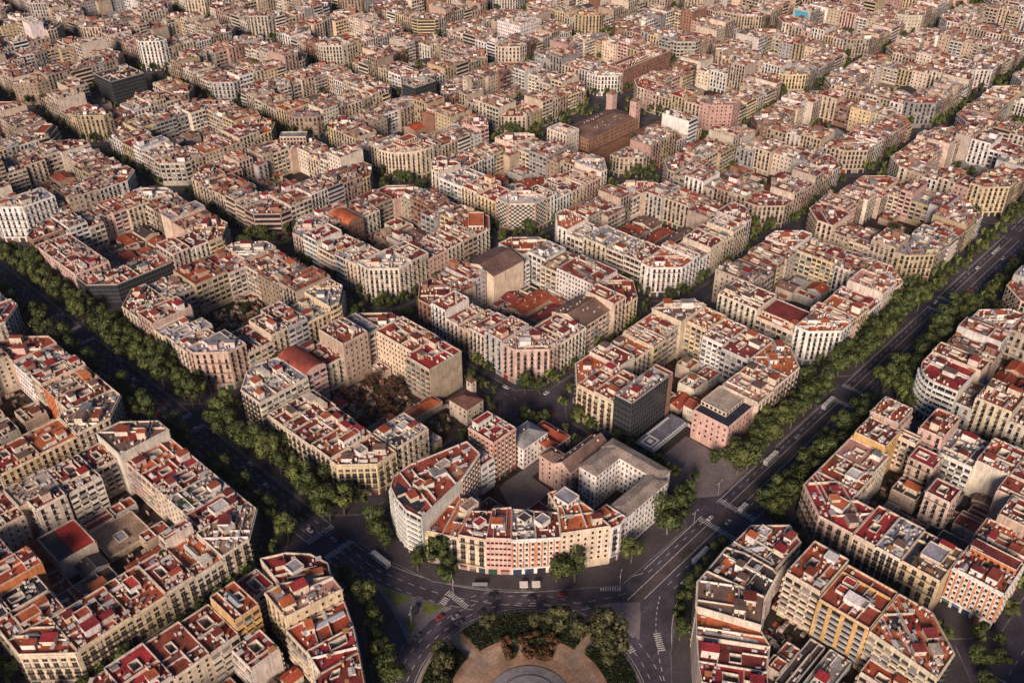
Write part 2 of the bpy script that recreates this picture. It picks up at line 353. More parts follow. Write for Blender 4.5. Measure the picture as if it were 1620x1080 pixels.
def roofscape(S, poly, h, wt, rt, u, rng, lite, hole=None, busy=1.0):
    A = area(poly); placed = []
    if hole is not None: placed.append(((float(hole[0][0]), float(hole[0][1])), hole[1]))
    a = np.array(poly, float); v = np.array([-u[1], u[0]]); c0 = a.mean(0); su = (a - c0) @ u; sv = (a - c0) @ v
    def spot(r, tries=14, mg=.8):
        for _ in range(tries):
            p = c0 + u * rng.uniform(su.min(), su.max()) + v * rng.uniform(sv.min(), sv.max())
            px, py = float(p[0]), float(p[1])
            if any((px - q[0]) ** 2 + (py - q[1]) ** 2 < (r + rr) ** 2 for q, rr in placed): continue
            if edge_dist(p, poly) > r + mg and inside(p, poly):
                placed.append(((px, py), r)); return p
        return None
    red = [jit(ROOF[k], rng, .15) for k in ('maroon', 'terracotta', 'rust', 'crimson', 'orange', 'brown')]
    walls = [jit(x, rng, .1) for x in ((wt, WALL['white'], WALL['pale'], WALL['cream']) if not lite else (wt, WALL['white'], WALL['tan'], WALL['brick'], WALL['brick'], (.14, .12, .13)))]
    # patches of other tiling
    for _ in range(int(A / (170 if not lite else 260)) + 1):
        hx, hy = rng.uniform(2, 5), rng.uniform(2, 5); p = c0 + u * rng.uniform(su.min(), su.max()) * .7 + v * rng.uniform(sv.min(), sv.max()) * .7
        cs = [p + u * i * hx + v * j * hy for i, j in ((-1, -1), (1, -1), (1, 1), (-1, 1))]
        if all(inside(q, poly) and edge_dist(q, poly) > .5 for q in cs) and (hole is None or np.hypot(*(p - hole[0])) > hole[1] + hx + hy):
            obox(S('roof_tiling'), p, u, hx, hy, h + .005, h + .035 + rng.uniform(0, .02), 'roof', rng.choice(red + [jit(ROOF['tan'], rng), rt, rt, rt]))
    # stair huts, set-back rooms
    for k in range(1 + int(A / 260 * min(1, busy + .2))):
        hx, hy = rng.uniform(1.7, 3.8), rng.uniform(1.5, 2.8); r = math.hypot(hx, hy) * .85; p = spot(r)
        if p is None: continue
        mb = S.roofpiece('stair_hut'); t = h + rng.choice((2.4, 2.7, 3.0, 3.4, 4.2)); ww = rng.choice(walls)
        obox(mb, p, u, hx, hy, h, t, 'wall', ww, 'roof', rng.choice(red + [jit(ROOF['beige'], rng)]))
        if lite < 2:
            d = u if rng.random() < .5 else v; hh = hx if d is u else hy
            q = p - d * (hh + .03); e = np.array([-d[1], d[0]])
            mb.quad((*(q - e * .45), h + .1), (*(q + e * .45), h + .1), (*(q + e * .45), h + 2.05), (*(q - e * .45), h + 2.05), 'glass', (.04, .03, .03))
            obox(mb, p, u, hx + .18, hy + .18, t, t + .12, 'wall', CAP, 'roof', rng.choice(red + red + [ww, jit(ROOF['grey'], rng)]))
        S.flush(mb)
    # skylights over the light wells
    for k in range(int(A / 260 * busy) + (rng.random() < .4)):
        hx, hy = rng.uniform(1.2, 2.6), rng.uniform(.9, 1.5); p = spot(math.hypot(hx, hy) * .8)
        if p is None: continue
        mb = S.roofpiece('skylight'); g = rng.choice(((.30, .30, .32), (.40, .39, .39), (.16, .16, .18), (.5, .47, .44)))
        ridge(mb, p, u, hx, hy, h, h + rng.uniform(.5, 1.0), h + rng.uniform(1.2, 1.7), 'wall', rng.choice(walls), 'paint', g); S.flush(mb)
    # low walls between the terraces
    for k in range(int(A / 140) + 1):
        d = u if rng.random() < .5 else v; e = np.array([-d[1], d[0]]); p = c0 + u * rng.uniform(su.min(), su.max()) * .6 + v * rng.uniform(sv.min(), sv.max()) * .6
        if not inside(p, poly) or (hole is not None and np.hypot(*(p - hole[0])) < hole[1]): continue
        l0 = l1 = 0
        while l0 < 12 and inside(p - d * (l0 + 1), poly): l0 += 1
        while l1 < 12 and inside(p + d * (l1 + 1), poly): l1 += 1
        if hole is not None:                           # stop at the light well
            for s in range(1, int(l1) + 1):
                if np.hypot(*(p + d * s - hole[0])) < hole[1]: l1 = s - 1; break
            for s in range(1, int(l0) + 1):
                if np.hypot(*(p - d * s - hole[0])) < hole[1]: l0 = s - 1; break
        if l0 + l1 < 3: continue
        mb = S.roofpiece('terrace_wall'); obox(mb, p + d * (l1 - l0) / 2, d, (l0 + l1) / 2, .14, h, h + rng.uniform(.9, 1.7), 'wall', rng.choice(walls), 'wall', CAP); S.flush(mb)
    # chimneys, tanks, coolers, plants
    cl = S('rooftop_clutter')
    for k in range(int(A / (10 if not lite else 11) * busy)):
        r = rng.random(); p = spot(.5, 4, .25)
        if p is None: continue
        if lite and r < .3: obox(cl, p, u, rng.uniform(.6, 2.0), rng.uniform(.5, 1.3), h, h + rng.uniform(.8, 3.2), 'wall', rng.choice(walls), 'roof', rng.choice(red + walls + [(.42, .42, .48), (.2, .2, .23), (.62, .6, .6)]))
        elif r < .42: obox(cl, p, u, rng.uniform(.25, .6), rng.uniform(.25, .45), h, h + rng.uniform(1.2, 2.4), 'wall', rng.choice(walls), 'roof', rng.choice(red))
        elif r < .66: obox(cl, p, u, rng.uniform(.4, 1.1), rng.uniform(.3, .7), h, h + rng.uniform(.4, 1.3), 'paint', rng.choice(((.68, .65, .64), (.5, .48, .48), (.25, .25, .27), (.38, .38, .44), (.6, .54, .48))))
        elif r < .70: obox(cl, p, u, rng.uniform(.8, 1.8), rng.uniform(.7, 1.3), h + 2.0, h + 2.12, 'paint', rng.choice(((.55, .5, .42), (.42, .2, .08), (.5, .48, .45)))); obox(cl, p, u, .06, .06, h, h + 2, 'iron', (.2, .2, .2))
        elif r < .86: obox(cl, p, u, rng.uniform(.3, .9), rng.uniform(.25, .5), h, h + rng.uniform(.4, 1.0), 'leaf', jit((.05, .075, .025), rng, .3))
        elif r < .93: obox(cl, p, u, rng.uniform(.5, 1.6), rng.uniform(.4, .8), h + .02, h + rng.uniform(.15, .5), 'paint', rng.choice(((.05, .05, .06), (.1, .1, .12), (.6, .58, .55))))
        else: obox(cl, p, u, .05, .05, h, h + rng.uniform(2.5, 4), 'iron', (.25, .24, .23))

# ------------------------------------------------------------------ one building
FAR = MB()                                             # everything of the distant city
class Sink:
    def __init__(s, far): s.far = far; s.parts = {}; s.pieces = []; s.rpieces = []; s.wallobj = None
    def __call__(s, name):
        if s.far: return FAR
        return s.parts.setdefault(name, MB())
    def piece(s, name):
        if s.far: return FAR
        m = MB(); s.pieces.append((name, m)); return m
    def roofpiece(s, name):
        if s.far: return FAR
        m = MB(); s.rpieces.append((name, m)); return m
    def flush(s, m): pass

def make_building(b, others, blockpoly, lod):
    """lod 0: windows one by one; 1: parts; 2: distant city (joined)"""
    rng = random.Random(b['seed']); far = lod == 2; lite = {0: 0, 1: 0, 2: 1}[lod]
    if far and b['dist'] > 760: lite = 2
    poly = shrink(b['poly']); h = b['h'] * (.92 if far and b['dist'] > 560 else 1); n = len(poly); c = centroid(poly); org = (c[0], c[1], 0)
    wt = jit(WALL[b['wall']], rng, .07) if not far else (lambda k_: tuple(x * k_ for x in jit(WALL[b['wall']], rng, .06)))(rng.uniform(.62, 1.08)); rt = jit(ROOF[b['roof']], rng, .10); S = Sink(far); roof_kind = b.get('rk', 'flat')
    if not far:
        root = empty(b.get('name', 'apartment_building'), org)
        S.wallobj = bpy.data.objects.new('wall', None)
    # outer walls
    W = S('wall')
    frames = [Frame(poly[k], poly[(k + 1) % n]) for k in range(n)]
    vis = [faces_cam(f, lim=-.1 if not far else 0.0) for f in frames]
    W.quads([[(*poly[k], 0), (*poly[(k + 1) % n], 0), (*poly[(k + 1) % n], h), (*poly[k], h)] for k in range(n)], 'wall', wt)
    if not far:
        wo = W.build('wall', root, org); S.wallobj = wo; del S.parts['wall']
    su = max(range(n), key=lambda k: frames[k].L * (2 if b['flags'][k] == 's' else 1)); u = frames[su].d
    # facades
    sts = b.get('styles') or {}
    cst = rng.choice(('gallery', 'gallery', 'grid', 'classic'))
    for k, f in enumerate(frames):
        fl = b['flags'][k]
        if not vis[k] and (far or lod == 1): continue
        st = sts.get(k) or {'s': b['style'], 'c': b.get('cstyle', cst), 'p': 'none', 'b': 'blank'}[fl]
        if st == 'none': continue
        facade(S, f, h, st, wt, rng, not far, lod == 0 and fl == 's' and vis[k], org, lite)
    # roof
    hole = None
    if roof_kind == 'flat':
        Rf = S('roof')
        if n == 4 and b.get('well', True) and area(poly) > 150:
            P = np.array(poly); bl = lambda a, d: (P[0] * (1 - a) * (1 - d) + P[1] * a * (1 - d) + P[2] * a * d + P[3] * (1 - a) * d)
            la = np.hypot(*(P[1] - P[0])); ld = np.hypot(*(P[3] - P[0])); wa, wd = rng.uniform(1.5, 2.3) / la, rng.uniform(2.2, 3.4) / ld
            if ld < la: wa, wd = rng.uniform(2.2, 3.4) / la, rng.uniform(1.5, 2.2) / ld
            ca, cdd = rng.uniform(.35, .65), rng.uniform(.45, .7); a0, a1, d0, d1 = ca - wa, ca + wa, cdd - wd, cdd + wd
            z = lambda p, zz: (p[0], p[1], zz)
            H = [bl(a0, d0), bl(a1, d0), bl(a1, d1), bl(a0, d1)]
            for k in range(4): Rf.quad(z(P[k], h), z(P[(k + 1) % 4], h), z(H[(k + 1) % 4], h), z(H[k], h), 'roof', rt)
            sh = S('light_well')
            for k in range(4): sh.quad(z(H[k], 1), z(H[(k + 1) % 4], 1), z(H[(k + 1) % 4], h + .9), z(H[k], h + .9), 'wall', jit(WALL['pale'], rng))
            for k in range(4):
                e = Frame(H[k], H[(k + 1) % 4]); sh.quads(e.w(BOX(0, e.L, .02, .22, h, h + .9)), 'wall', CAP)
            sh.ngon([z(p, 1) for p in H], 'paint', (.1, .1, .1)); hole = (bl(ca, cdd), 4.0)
        else:
            Rf.ngon([(*p, h) for p in poly], 'roof', rt)
        if not b.get('noparapet'):
            PP = S('parapet'); ph = rng.uniform(.8, 1.2) if not far else rng.uniform(.5, .8); cap = tuple(.55 * x + .45 * y for x, y in zip(CAP, wt)) if not far else tuple(.8 * y for y in wt)
            for f in frames: PP.quads(f.w(BOX(0, f.L, -.32, 0, h, h + ph, back=True)), 'wall', cap)
    elif roof_kind in ('gable_x', 'gable_y', 'hip_x', 'hip_y'):
        x0, y0 = np.min(poly, 0); x1, y1 = np.max(poly, 0); uu = np.array([1., 0]) if roof_kind.endswith('x') else np.array([0., 1]); hx, hy = (x1 - x0) / 2, (y1 - y0) / 2
        if roof_kind.endswith('y'): hx, hy = hy, hx
        rise = b.get('rise', 3.5); ridge(S('roof'), (org[0], org[1]), uu, hx + .3, hy + .3, h, h + .02, h + rise, None, wt, 'roof', rt, hip=hy if roof_kind[0] == 'h' else 0)
        if not far:
            hl = hx - (hy if roof_kind[0] == 'h' else 0); v_ = np.array([-uu[1], uu[0]]); sl = rise / (hy + .3)
            rc = S.roofpiece('ridge_cap'); obox(rc, (org[0], org[1]), uu, max(.4, hl), .22, h + rise - .1, h + rise + .12, 'roof', tuple(min(.7, x * 1.5 + .03) for x in rt))
            for k in range(int(hl * hy / 22)):
                s_, a_ = rng.choice((-1, 1)), rng.uniform(-.85, .85) * hl; d_ = rng.uniform(.25, .75) * hy; q = np.array(org[:2]) + uu * a_ + v_ * s_ * d_; zz = h + rise - sl * d_
                sk = S.roofpiece('roof_light'); obox(sk, q, uu, rng.uniform(.4, .9), rng.uniform(.35, .6), zz - .5, zz + .42, 'paint', rng.choice(((.5, .5, .52), (.12, .12, .14), (.4, .3, .24))))
            for k in range(int(hl * hy / 30) + 1):
                s_, a_ = rng.choice((-1, 1)), rng.uniform(-.85, .85) * hl; d_ = rng.uniform(.2, .6) * hy; q = np.array(org[:2]) + uu * a_ + v_ * s_ * d_; zz = h + rise - sl * d_
                sk = S.roofpiece('chimney'); obox(sk, q, uu, .35, .3, zz - .6, zz + 1.3, 'wall', jit(WALL['cream'], rng), 'roof', rt)
        if roof_kind[0] == 'g':
            G = S('gable'); v = np.array([-uu[1], uu[0]])
            for s in (-1, 1):
                q = np.array(org[:2]) + uu * s * hx; G.ngon([(*(q - v * hy), h), (*(q + v * hy), h), (*q, h + rise * .97)], 'wall', wt)
    elif roof_kind == 'barrel':
        x0, y0 = np.min(poly, 0); x1, y1 = np.max(poly, 0); Rf = S('roof'); N = 10
        for k in range(N):
            a0, a1 = math.pi * k / N, math.pi * (k + 1) / N
            ya, yb = (x0 + x1) / 2 - (x1 - x0) / 2 * math.cos(a0), (x0 + x1) / 2 - (x1 - x0) / 2 * math.cos(a1); za, zb = h + 3 * math.sin(a0), h + 3 * math.sin(a1)
            Rf.quad((ya, y0, za), (yb, y0, zb), (yb, y1, zb), (ya, y1, za), 'roof', rt)
        for yy in (y0, y1): Rf.ngon([((x0 + x1) / 2 - (x1 - x0) / 2 * math.cos(math.pi * k / N), yy, h + 3 * math.sin(math.pi * k / N)) for k in range(N + 1)], 'wall', wt)
    top = h
    if roof_kind == 'flat' and not b.get('bare'):
        # set-back attic storey
        if b.get('attic', rng.random() < .33) and area(poly) > 180:
            a = np.array(poly); cc = a.mean(0); v = np.array([-u[1], u[0]]); su_ = (a - cc) @ u; sv_ = (a - cc) @ v
            hx, hy = (su_.max() - su_.min()) * rng.uniform(.28, .42), (sv_.max() - sv_.min()) * rng.uniform(.18, .3); p = cc + v * rng.uniform(-.1, .12) * (sv_.max() - sv_.min())
            cs = [p + u * i * hx + v * j * hy for i, j in ((-1, -1), (1, -1), (1, 1), (-1, 1))]
            if all(inside(q, poly) and edge_dist(q, poly) > .6 for q in cs) and (hole is None or np.hypot(*(hole[0] - p)) > hole[1] + min(hx, hy)):
                ah = rng.choice((3.0, 3.2, 6.0)); aw = jit(rng.choice((WALL['white'], WALL['cream'], wt)), rng)
                mb = S.roofpiece('attic_storey'); obox(mb, p, u, hx, hy, h, h + ah, 'wall', aw, 'roof', jit(ROOF[rng.choice(('maroon', 'terracotta', 'rust', 'grey', 'orange'))], rng))
                for k in range(4):
                    f = Frame(cs[k], cs[(k + 1) % 4]); mb.quads(f.w(BOX(0, f.L, -.25, .12, h + ah, h + ah + .6, back=True)), 'wall', CAP)
                    if f.L > 4 and faces_cam(f):
                        m = int(f.L / 2.6); f.put(mb, Q(-.8, .8, .04, .2, 2.2), [((i + .5) * f.L / m, 0, h + 3.0 * l) for i in range(m) for l in range(int(ah / 3))], 'glass', (.03, .03, .032))
                hole2 = (p, max(hx, hy) * .9)
                roofscape(S, poly, h, wt, rt, u, rng, lite, hole2, .6); hole = False
        if hole is not False: roofscape(S, poly, h, wt, rt, u, rng, lite, hole, b.get('busy') or rng.choice((.4, .7, 1.0, 1.3)))
    for fe in b.get('extra', ()):
        fe(S, h, rng)
    if far: return None
    ro = None
    if 'roof' in S.parts: ro = S.parts.pop('roof').build('roof', root, org)
    for nm, m in S.parts.items():
        if m.empty(): continue
        o = m.build(nm, root, org)
        if nm in ('windows', 'balconies', 'rooftop_clutter', 'shopfront', 'panels', 'mullions', 'roof_tiling', 'sill_bands', 'pilasters'): o['kind'] = 'stuff'
    for nm, m in S.pieces:
        if not m.empty(): m.build(nm, wo, org)
    for nm, m in S.rpieces:
        if not m.empty(): m.build(nm, ro or root, org)
    return root

def set_flags(blds, bpoly):
    for b in blds: b['bb'] = (*np.min(b['poly'], 0), *np.max(b['poly'], 0))
    for b in blds:
        poly = b['poly']; n = len(poly); fl = []
        for k in range(n):
            f = Frame(poly[k], poly[(k + 1) % n]); hit = 0; tall = 0; st = 0
            for t in (.2, .5, .8):
                q = f.p + f.d * f.L * t + f.n * 1.0
                for o in blds:
                    bb = o['bb']
                    if o is not b and bb[0] <= q[0] <= bb[2] and bb[1] <= q[1] <= bb[3] and inside(q, o['poly']):
                        hit += 1; tall += o['h'] >= b['h'] - 3.5; break
                else:
                    q2 = f.p + f.d * f.L * t + f.n * 3.0
                    st += not inside(q2, bpoly)
            fl.append('s' if st >= 2 else 'p' if tall >= 2 else 'b' if hit >= 2 else 'c')
        if 'flags' not in b: b['flags'] = fl

# ------------------------------------------------------------------ blocks of the grid
WK = ['cream'] * 6 + ['pale'] * 5 + ['sand'] * 4 + ['white'] * 5 + ['yellow', 'yellow', 'rose', 'pink', 'tan', 'tan', 'tan', 'grey', 'grey', 'brick']
RK = ['maroon'] * 6 + ['terracotta'] * 6 + ['rust'] * 5 + ['orange'] * 2 + ['brown'] * 2 + ['pinkish', 'grey', 'grey', 'crimson', 'crimson', 'crimson', 'white', 'lavender', 'lavender']
def octagon(x0, y0, x1, y1, c=14): return [(x0 + c, y0), (x1 - c, y0), (x1, y0 + c), (x1, y1 - c), (x1 - c, y1), (x0 + c, y1), (x0, y1 - c), (x0, y0 + c)]
def gen_block(x0, y0, x1, y1, seed, c=14, tall=True):
    rng = random.Random(seed); out = []
    def add(poly, **k):
        hh = (rng.random() < .07) * tall * rng.uniform(4, 9) + rng.choice((19, 20.5, 21.5, 22, 22.5, 23, 23.5, 24, 25.5, 27)) + rng.uniform(-.5, .5)
        d = dict(poly=poly, h=hh, wall=rng.choice(WK), roof=rng.choice(RK), style=rng.choice(('classic',) * 8 + ('grid', 'band', 'gallery')), seed=rng.randrange(1 << 30)); d.update(k); out.append(d)
    a = [rng.uniform(20, 27) for _ in range(8)]
    add([(x0, y0 + c), (x0 + c, y0), (x0 + a[0], y0), (x0 + a[0], y0 + a[1]), (x0, y0 + a[1])], corner='lower')
    add([(x1 - a[2], y0), (x1 - c, y0), (x1, y0 + c), (x1, y0 + a[3]), (x1 - a[2], y0 + a[3])], corner='right')
    add([(x1 - a[4], y1 - a[5]), (x1, y1 - a[5]), (x1, y1 - c), (x1 - c, y1), (x1 - a[4], y1)], corner='upper')
    add([(x0, y1 - a[7]), (x0 + a[6], y1 - a[7]), (x0 + a[6], y1), (x0 + c, y1), (x0, y1 - c)], corner='left')
    def split(s0, s1):
        n = max(1, round((s1 - s0) / rng.uniform(12, 18))); ws = [rng.uniform(.7, 1.3) for _ in range(n)]; t = sum(ws); s = s0; r = []
        for w_ in ws: r.append((s, s + (s1 - s0) * w_ / t)); s = r[-1][1]
        return r
    for s, e in split(x0 + a[0], x1 - a[2]): add(rect(s, y0, e, y0 + rng.uniform(20, 29)))
    for s, e in split(x0 + a[6], x1 - a[4]): add(rect(s, y1 - rng.uniform(20, 29), e, y1))
    for s, e in split(y0 + a[1], y1 - a[7]): add(rect(x0, s, x0 + rng.uniform(20, 29), e))
    for s, e in split(y0 + a[3], y1 - a[5]): add(rect(x1 - rng.uniform(20, 29), s, x1, e))
    # low buildings inside the block
    ix0, iy0, ix1, iy1 = x0 + 27, y0 + 27, x1 - 27, y1 - 27
    for k in range(4):
        for l in range(3):
            if rng.random() < .78:
                px, py = ix0 + (ix1 - ix0) * k / 4, iy0 + (iy1 - iy0) * l / 3
                add(rect(px + .3, py + .3, px + (ix1 - ix0) / 4 * rng.uniform(.75, .97), py + (iy1 - iy0) / 3 * rng.uniform(.7, .97)), h=rng.choice((4, 4, 5, 6, 7, 9)), low=True,
                    roof=rng.choice(('rust', 'brown', 'maroon', 'terracotta', 'grey', 'dark')), wall=rng.choice(('sand', 'tan', 'grey', 'pale')), style='grid', cstyle='blank', attic=False, busy=.35, well=False,
                    rk=rng.choice(('flat', 'flat', 'gable_x', 'gable_y')), rise=2.0)
    return out
def overlap(p, q, tol=2.5):
    (ax0, ay0), (ax1, ay1) = np.min(p, 0), np.max(p, 0); (bx0, by0), (bx1, by1) = np.min(q, 0), np.max(q, 0)
    w_ = min(ax1, bx1) - max(ax0, bx0); h_ = min(ay1, by1) - max(ay0, by0)
    return w_ > tol and h_ > tol
def trim(g, boxes):
    """cut a plot back where it runs into one of the given boxes"""
    pl = g['poly']
    for q in boxes:
        if not overlap(pl, q, .05): continue
        if len(pl) != 4: return None
        (x0, y0), (x1, y1) = np.min(pl, 0), np.max(pl, 0); (a0, b0), (a1, b1) = np.min(q, 0), np.max(q, 0)
        c = max([(x0, y0, a0, y1), (a1, y0, x1, y1), (x0, y0, x1, b0), (x0, b1, x1, y1)], key=lambda r: max(0, r[2] - r[0]) * max(0, r[3] - r[1]))
        if c[2] - c[0] < 5 or c[3] - c[1] < 5: return None
        pl = rect(*(float(v) for v in c))
    g['poly'] = pl; return g
def B(poly, h, wall, roof, style='classic', **k):
    if len(poly) == 4 and not isinstance(poly[0], tuple): poly = rect(*poly)
    return dict(poly=poly, h=h, wall=wall, roof=roof, style=style, seed=int(abs(poly[0][0]) * 977 + abs(poly[0][1]) * 131 + h * 7), **k)
def LX(i): return -6.0 if i == 0 else (-165.0 - 133 * (-1 - i) if i < 0 else -9.5 + 133 * i)
def RX(i): return -52.0 - 133 * (-1 - i) if i < 0 else LX(i + 1) - 20.5 if i > 0 else 102.0
def BY(j): return 9.0 if j == 0 else (130.5 * j - 7.5 if j > 0 else -137.0 - 130 * (-1 - j))
def TY(j): return -40.0 - 130 * (-1 - j) if j < 0 else 103.5 if j == 0 else BY(j + 1) - 20
# extras for single roofs
def X_sky(x, y, hx, hy, ax=(1, 0), g=(.42, .42, .44), rise=.8):
    def f(S, h, rng):
        mb = S.roofpiece('skylight'); ridge(mb, (x, y), np.array(ax, float), hx, hy, h, h + .8, h + .8 + rise, 'wall', WALL['white'], 'paint', g)
    return f
def X_patch(poly, col, m='roof', z=.05):
    def f(S, h, rng): S.roofpiece('terrace_floor').prism(poly, h, h + z, m, ROOF[col] if isinstance(col, str) else col)
    return f
def X_box(x0, y0, x1, y1, dh, wall, roof, name='stair_hut', win=False):
    def f(S, h, rng):
        mb = S.roofpiece(name); mb.box(x0, y0, h, x1, y1, h + dh, 'wall', WALL[wall], ROOF[roof], 'roof'); P = rect(x0, y0, x1, y1)
        for k in range(4):
            fr = Frame(P[k], P[(k + 1) % 4]); mb.quads(fr.w(BOX(0, fr.L, -.2, .12, h + dh, h + dh + .5, back=True)), 'wall', CAP)
            if win and fr.L > 3:
                m = max(1, int(fr.L / 2.6)); fr.put(mb, Q(-.7, .7, .04, .5, 2.2), [((i + .5) * fr.L / m, 0, h + 3.1 * l) for i in range(m) for l in range(max(1, int(dh / 3)))], 'glass', (.03, .03, .03))
    return f
def X_hedge(poly):
    def f(S, h, rng): S.roofpiece('roof_planting').prism(poly, h, h + .9, 'leaf', (.05, .08, .025))
    return f
BPOLY = {(0, 0): [(-9.5, 74), (-2.8, 65), (.5, 58), (7, 46.5), (14.5, 37.5), (31.3, 22.5), (52.8, 7), (97, 7), (104, 14), (104, 104), (90, 106), (0, 106), (-9.5, 92)],
         (-1, 0): [(-165, 26), (-80, 26), (-70, 41), (-57, 68), (-50, 87), (-52, 98), (-59, 106.5), (-70, 112), (-151, 111), (-165, 97)],
         (0, -1): [(5, -76), (18, -60), (27, -53), (37.5, -45.5), (50, -37.5), (58, -36.5), (97, -35), (111, -49), (104.5, -58), (104, -119), (90, -135), (20, -135)]}
NEAR = {}                                              # (i, j) -> custom buildings
BOUNDS = {(-1, 0): (-165, 22, -50, 110), (-1, 1): (-165, 126, -52, 240), (-1, 2): (-165, 253, -52, 366), (-1, 3): (-165, 384, -50, 495), (0, 0): (-9, 7, 103, 105), (0, -1): (10, -137, 111, -36)}
NICK = {(0, 0): 'schoolyard', (0, 1): 'villa', (1, 0): 'palace', (-1, 0): 'traffic-island', (-1, 1): 'orange-courtyard', (-1, 2): 'navy-roof', (0, -1): 'orange-terrace', (1, -1): 'black-courtyard-roof',
        (1, 1): 'twin-gable', (0, 2): 'arcade-corner', (2, 0): 'stepped-terrace', (1, 2): 'crimson-shed', (2, 1): 'long-brown-shed', (2, -1): 'round-corner', (0, 3): 'glass-corner', (2, 2): 'checkered-facade', (-1, 3): 'avenue-end'}
CUSTOM_ONLY = {(0, 0), (0, 1), (-1, 0), (0, -1)}       # no generic filling there
NEAR[(0, 0)] = [
    B([(-7, 74), (24, 79), (43, 86), (45, 97), (14, 105), (3, 104.5), (-3, 100), (-6.5, 92), (-8.5, 83)], 28, 'white', 'rust', 'band', styles={0: 'blank', 1: 'stripe', 2: 'blank'}, attic=False,
      extra=[X_patch([(-5, 78), (1, 80), (2, 101), (-2, 98), (-6, 90)], 'navy'), X_box(20, 90, 27, 94, 2.6, 'pale', 'beige'), X_box(4, 88, 9, 92, 2.8, 'cream', 'rust'), X_sky(30, 92, 5, 1.2, (.95, -.2))]),
    B([(-6, 72.5), (-2.4, 65.5), (19.5, 76), (22, 79), (8, 76)], 20, 'yellow', 'terracotta', attic=False, busy=.5),
    B([(-2.4, 65.5), (1, 58.5), (26, 69), (20, 76)], 20, 'pale', 'orange', attic=False, busy=.5, extra=[X_box(14, 66, 22, 71, 3, 'cream', 'tan')]),
    B([(1, 58.5), (7.5, 47), (23, 57), (16, 65)], 22, 'cream', 'maroon', attic=False, extra=[X_box(10, 54, 15, 58, 2.4, 'white', 'crimson')]),
    B([(7.5, 47), (15, 38.2), (30, 52), (23, 58)], 23, 'pink', 'rust', 'ribbon', attic=False, busy=.1, well=False, extra=[X_sky(19, 48.5, 5.2, 1.9, (.72, .66), (.5, .48, .5), .3)]),
    B([(15, 38.2), (23.3, 30.6), (36, 43.5), (30, 51.5)], 22, 'white', 'grey', 'stripe', attic=False, extra=[X_box(26, 40, 31, 45, 2.6, 'white', 'dark', win=True)]),
    B([(23.3, 30.6), (31.8, 23.2), (43, 34.5), (36, 43.5)], 22, 'white', 'maroon', 'stripe', attic=False, extra=[X_box(30, 33, 36, 38, 3, 'white', 'lavender')]),
    B([(31.8, 23.2), (51, 9.5), (53.5, 22), (55, 42), (48, 45), (43, 34.5)], 24.5, 'cream', 'orange', 'grid', attic=False, busy=.4, extra=[X_box(46, 31, 54, 40, 3.2, 'white', 'lavender', win=True)]),
    B([(51, 9.5), (56, 8), (62.2, 9.3), (62.2, 21), (53.5, 22)], 22.5, 'white', 'terracotta', 'classic', attic=False, busy=.4),
    B((53.5, 86.5, 70, 104.5), 27.5, 'rose', 'crimson', 'stripe', attic=False, cstyle='stripe', extra=[X_box(55, 99, 66, 103, 4.5, 'white', 'crimson', win=True)]),
    B((43.5, 85.5, 53, 95), 19, 'white', 'maroon', 'gallery', cstyle='gallery', attic=False, busy=.3),
    B((72, 83, 91, 97), 14, 'white', 'grey', 'grid2', cstyle='grid2', rk='hip_x', rise=3),
    B((92, 76, 101.5, 95), 9, 'rose', 'terracotta', 'grid', rk='hip_y', rise=3),
    B((84, 74.5, 91.5, 83), 11, 'sand', 'terracotta', 'grid', rk='hip_x', rise=2.5),
    B((72, 51, 102.5, 62), 17.5, 'rose', 'brown', 'grid', cstyle='grid', rk='gable_x', rise=4.5, name='convent_chapel', lab='pinkish convent chapel with dark brown gabled roof behind the schoolyard', cat='chapel'),
    B((72, 62.3, 81, 72), 17, 'rose', 'brown', 'grid', cstyle='grid', rk='hip_y', rise=2.5),
    B((24, 60, 41, 78), 5, 'sand', 'maroon', 'grid', low=True, attic=False, busy=.5, cstyle='blank', well=False),
    B((44, 50, 56, 58), 5, 'sand', 'crimson', 'grid', low=True, attic=False, busy=.5, cstyle='blank', well=False)]
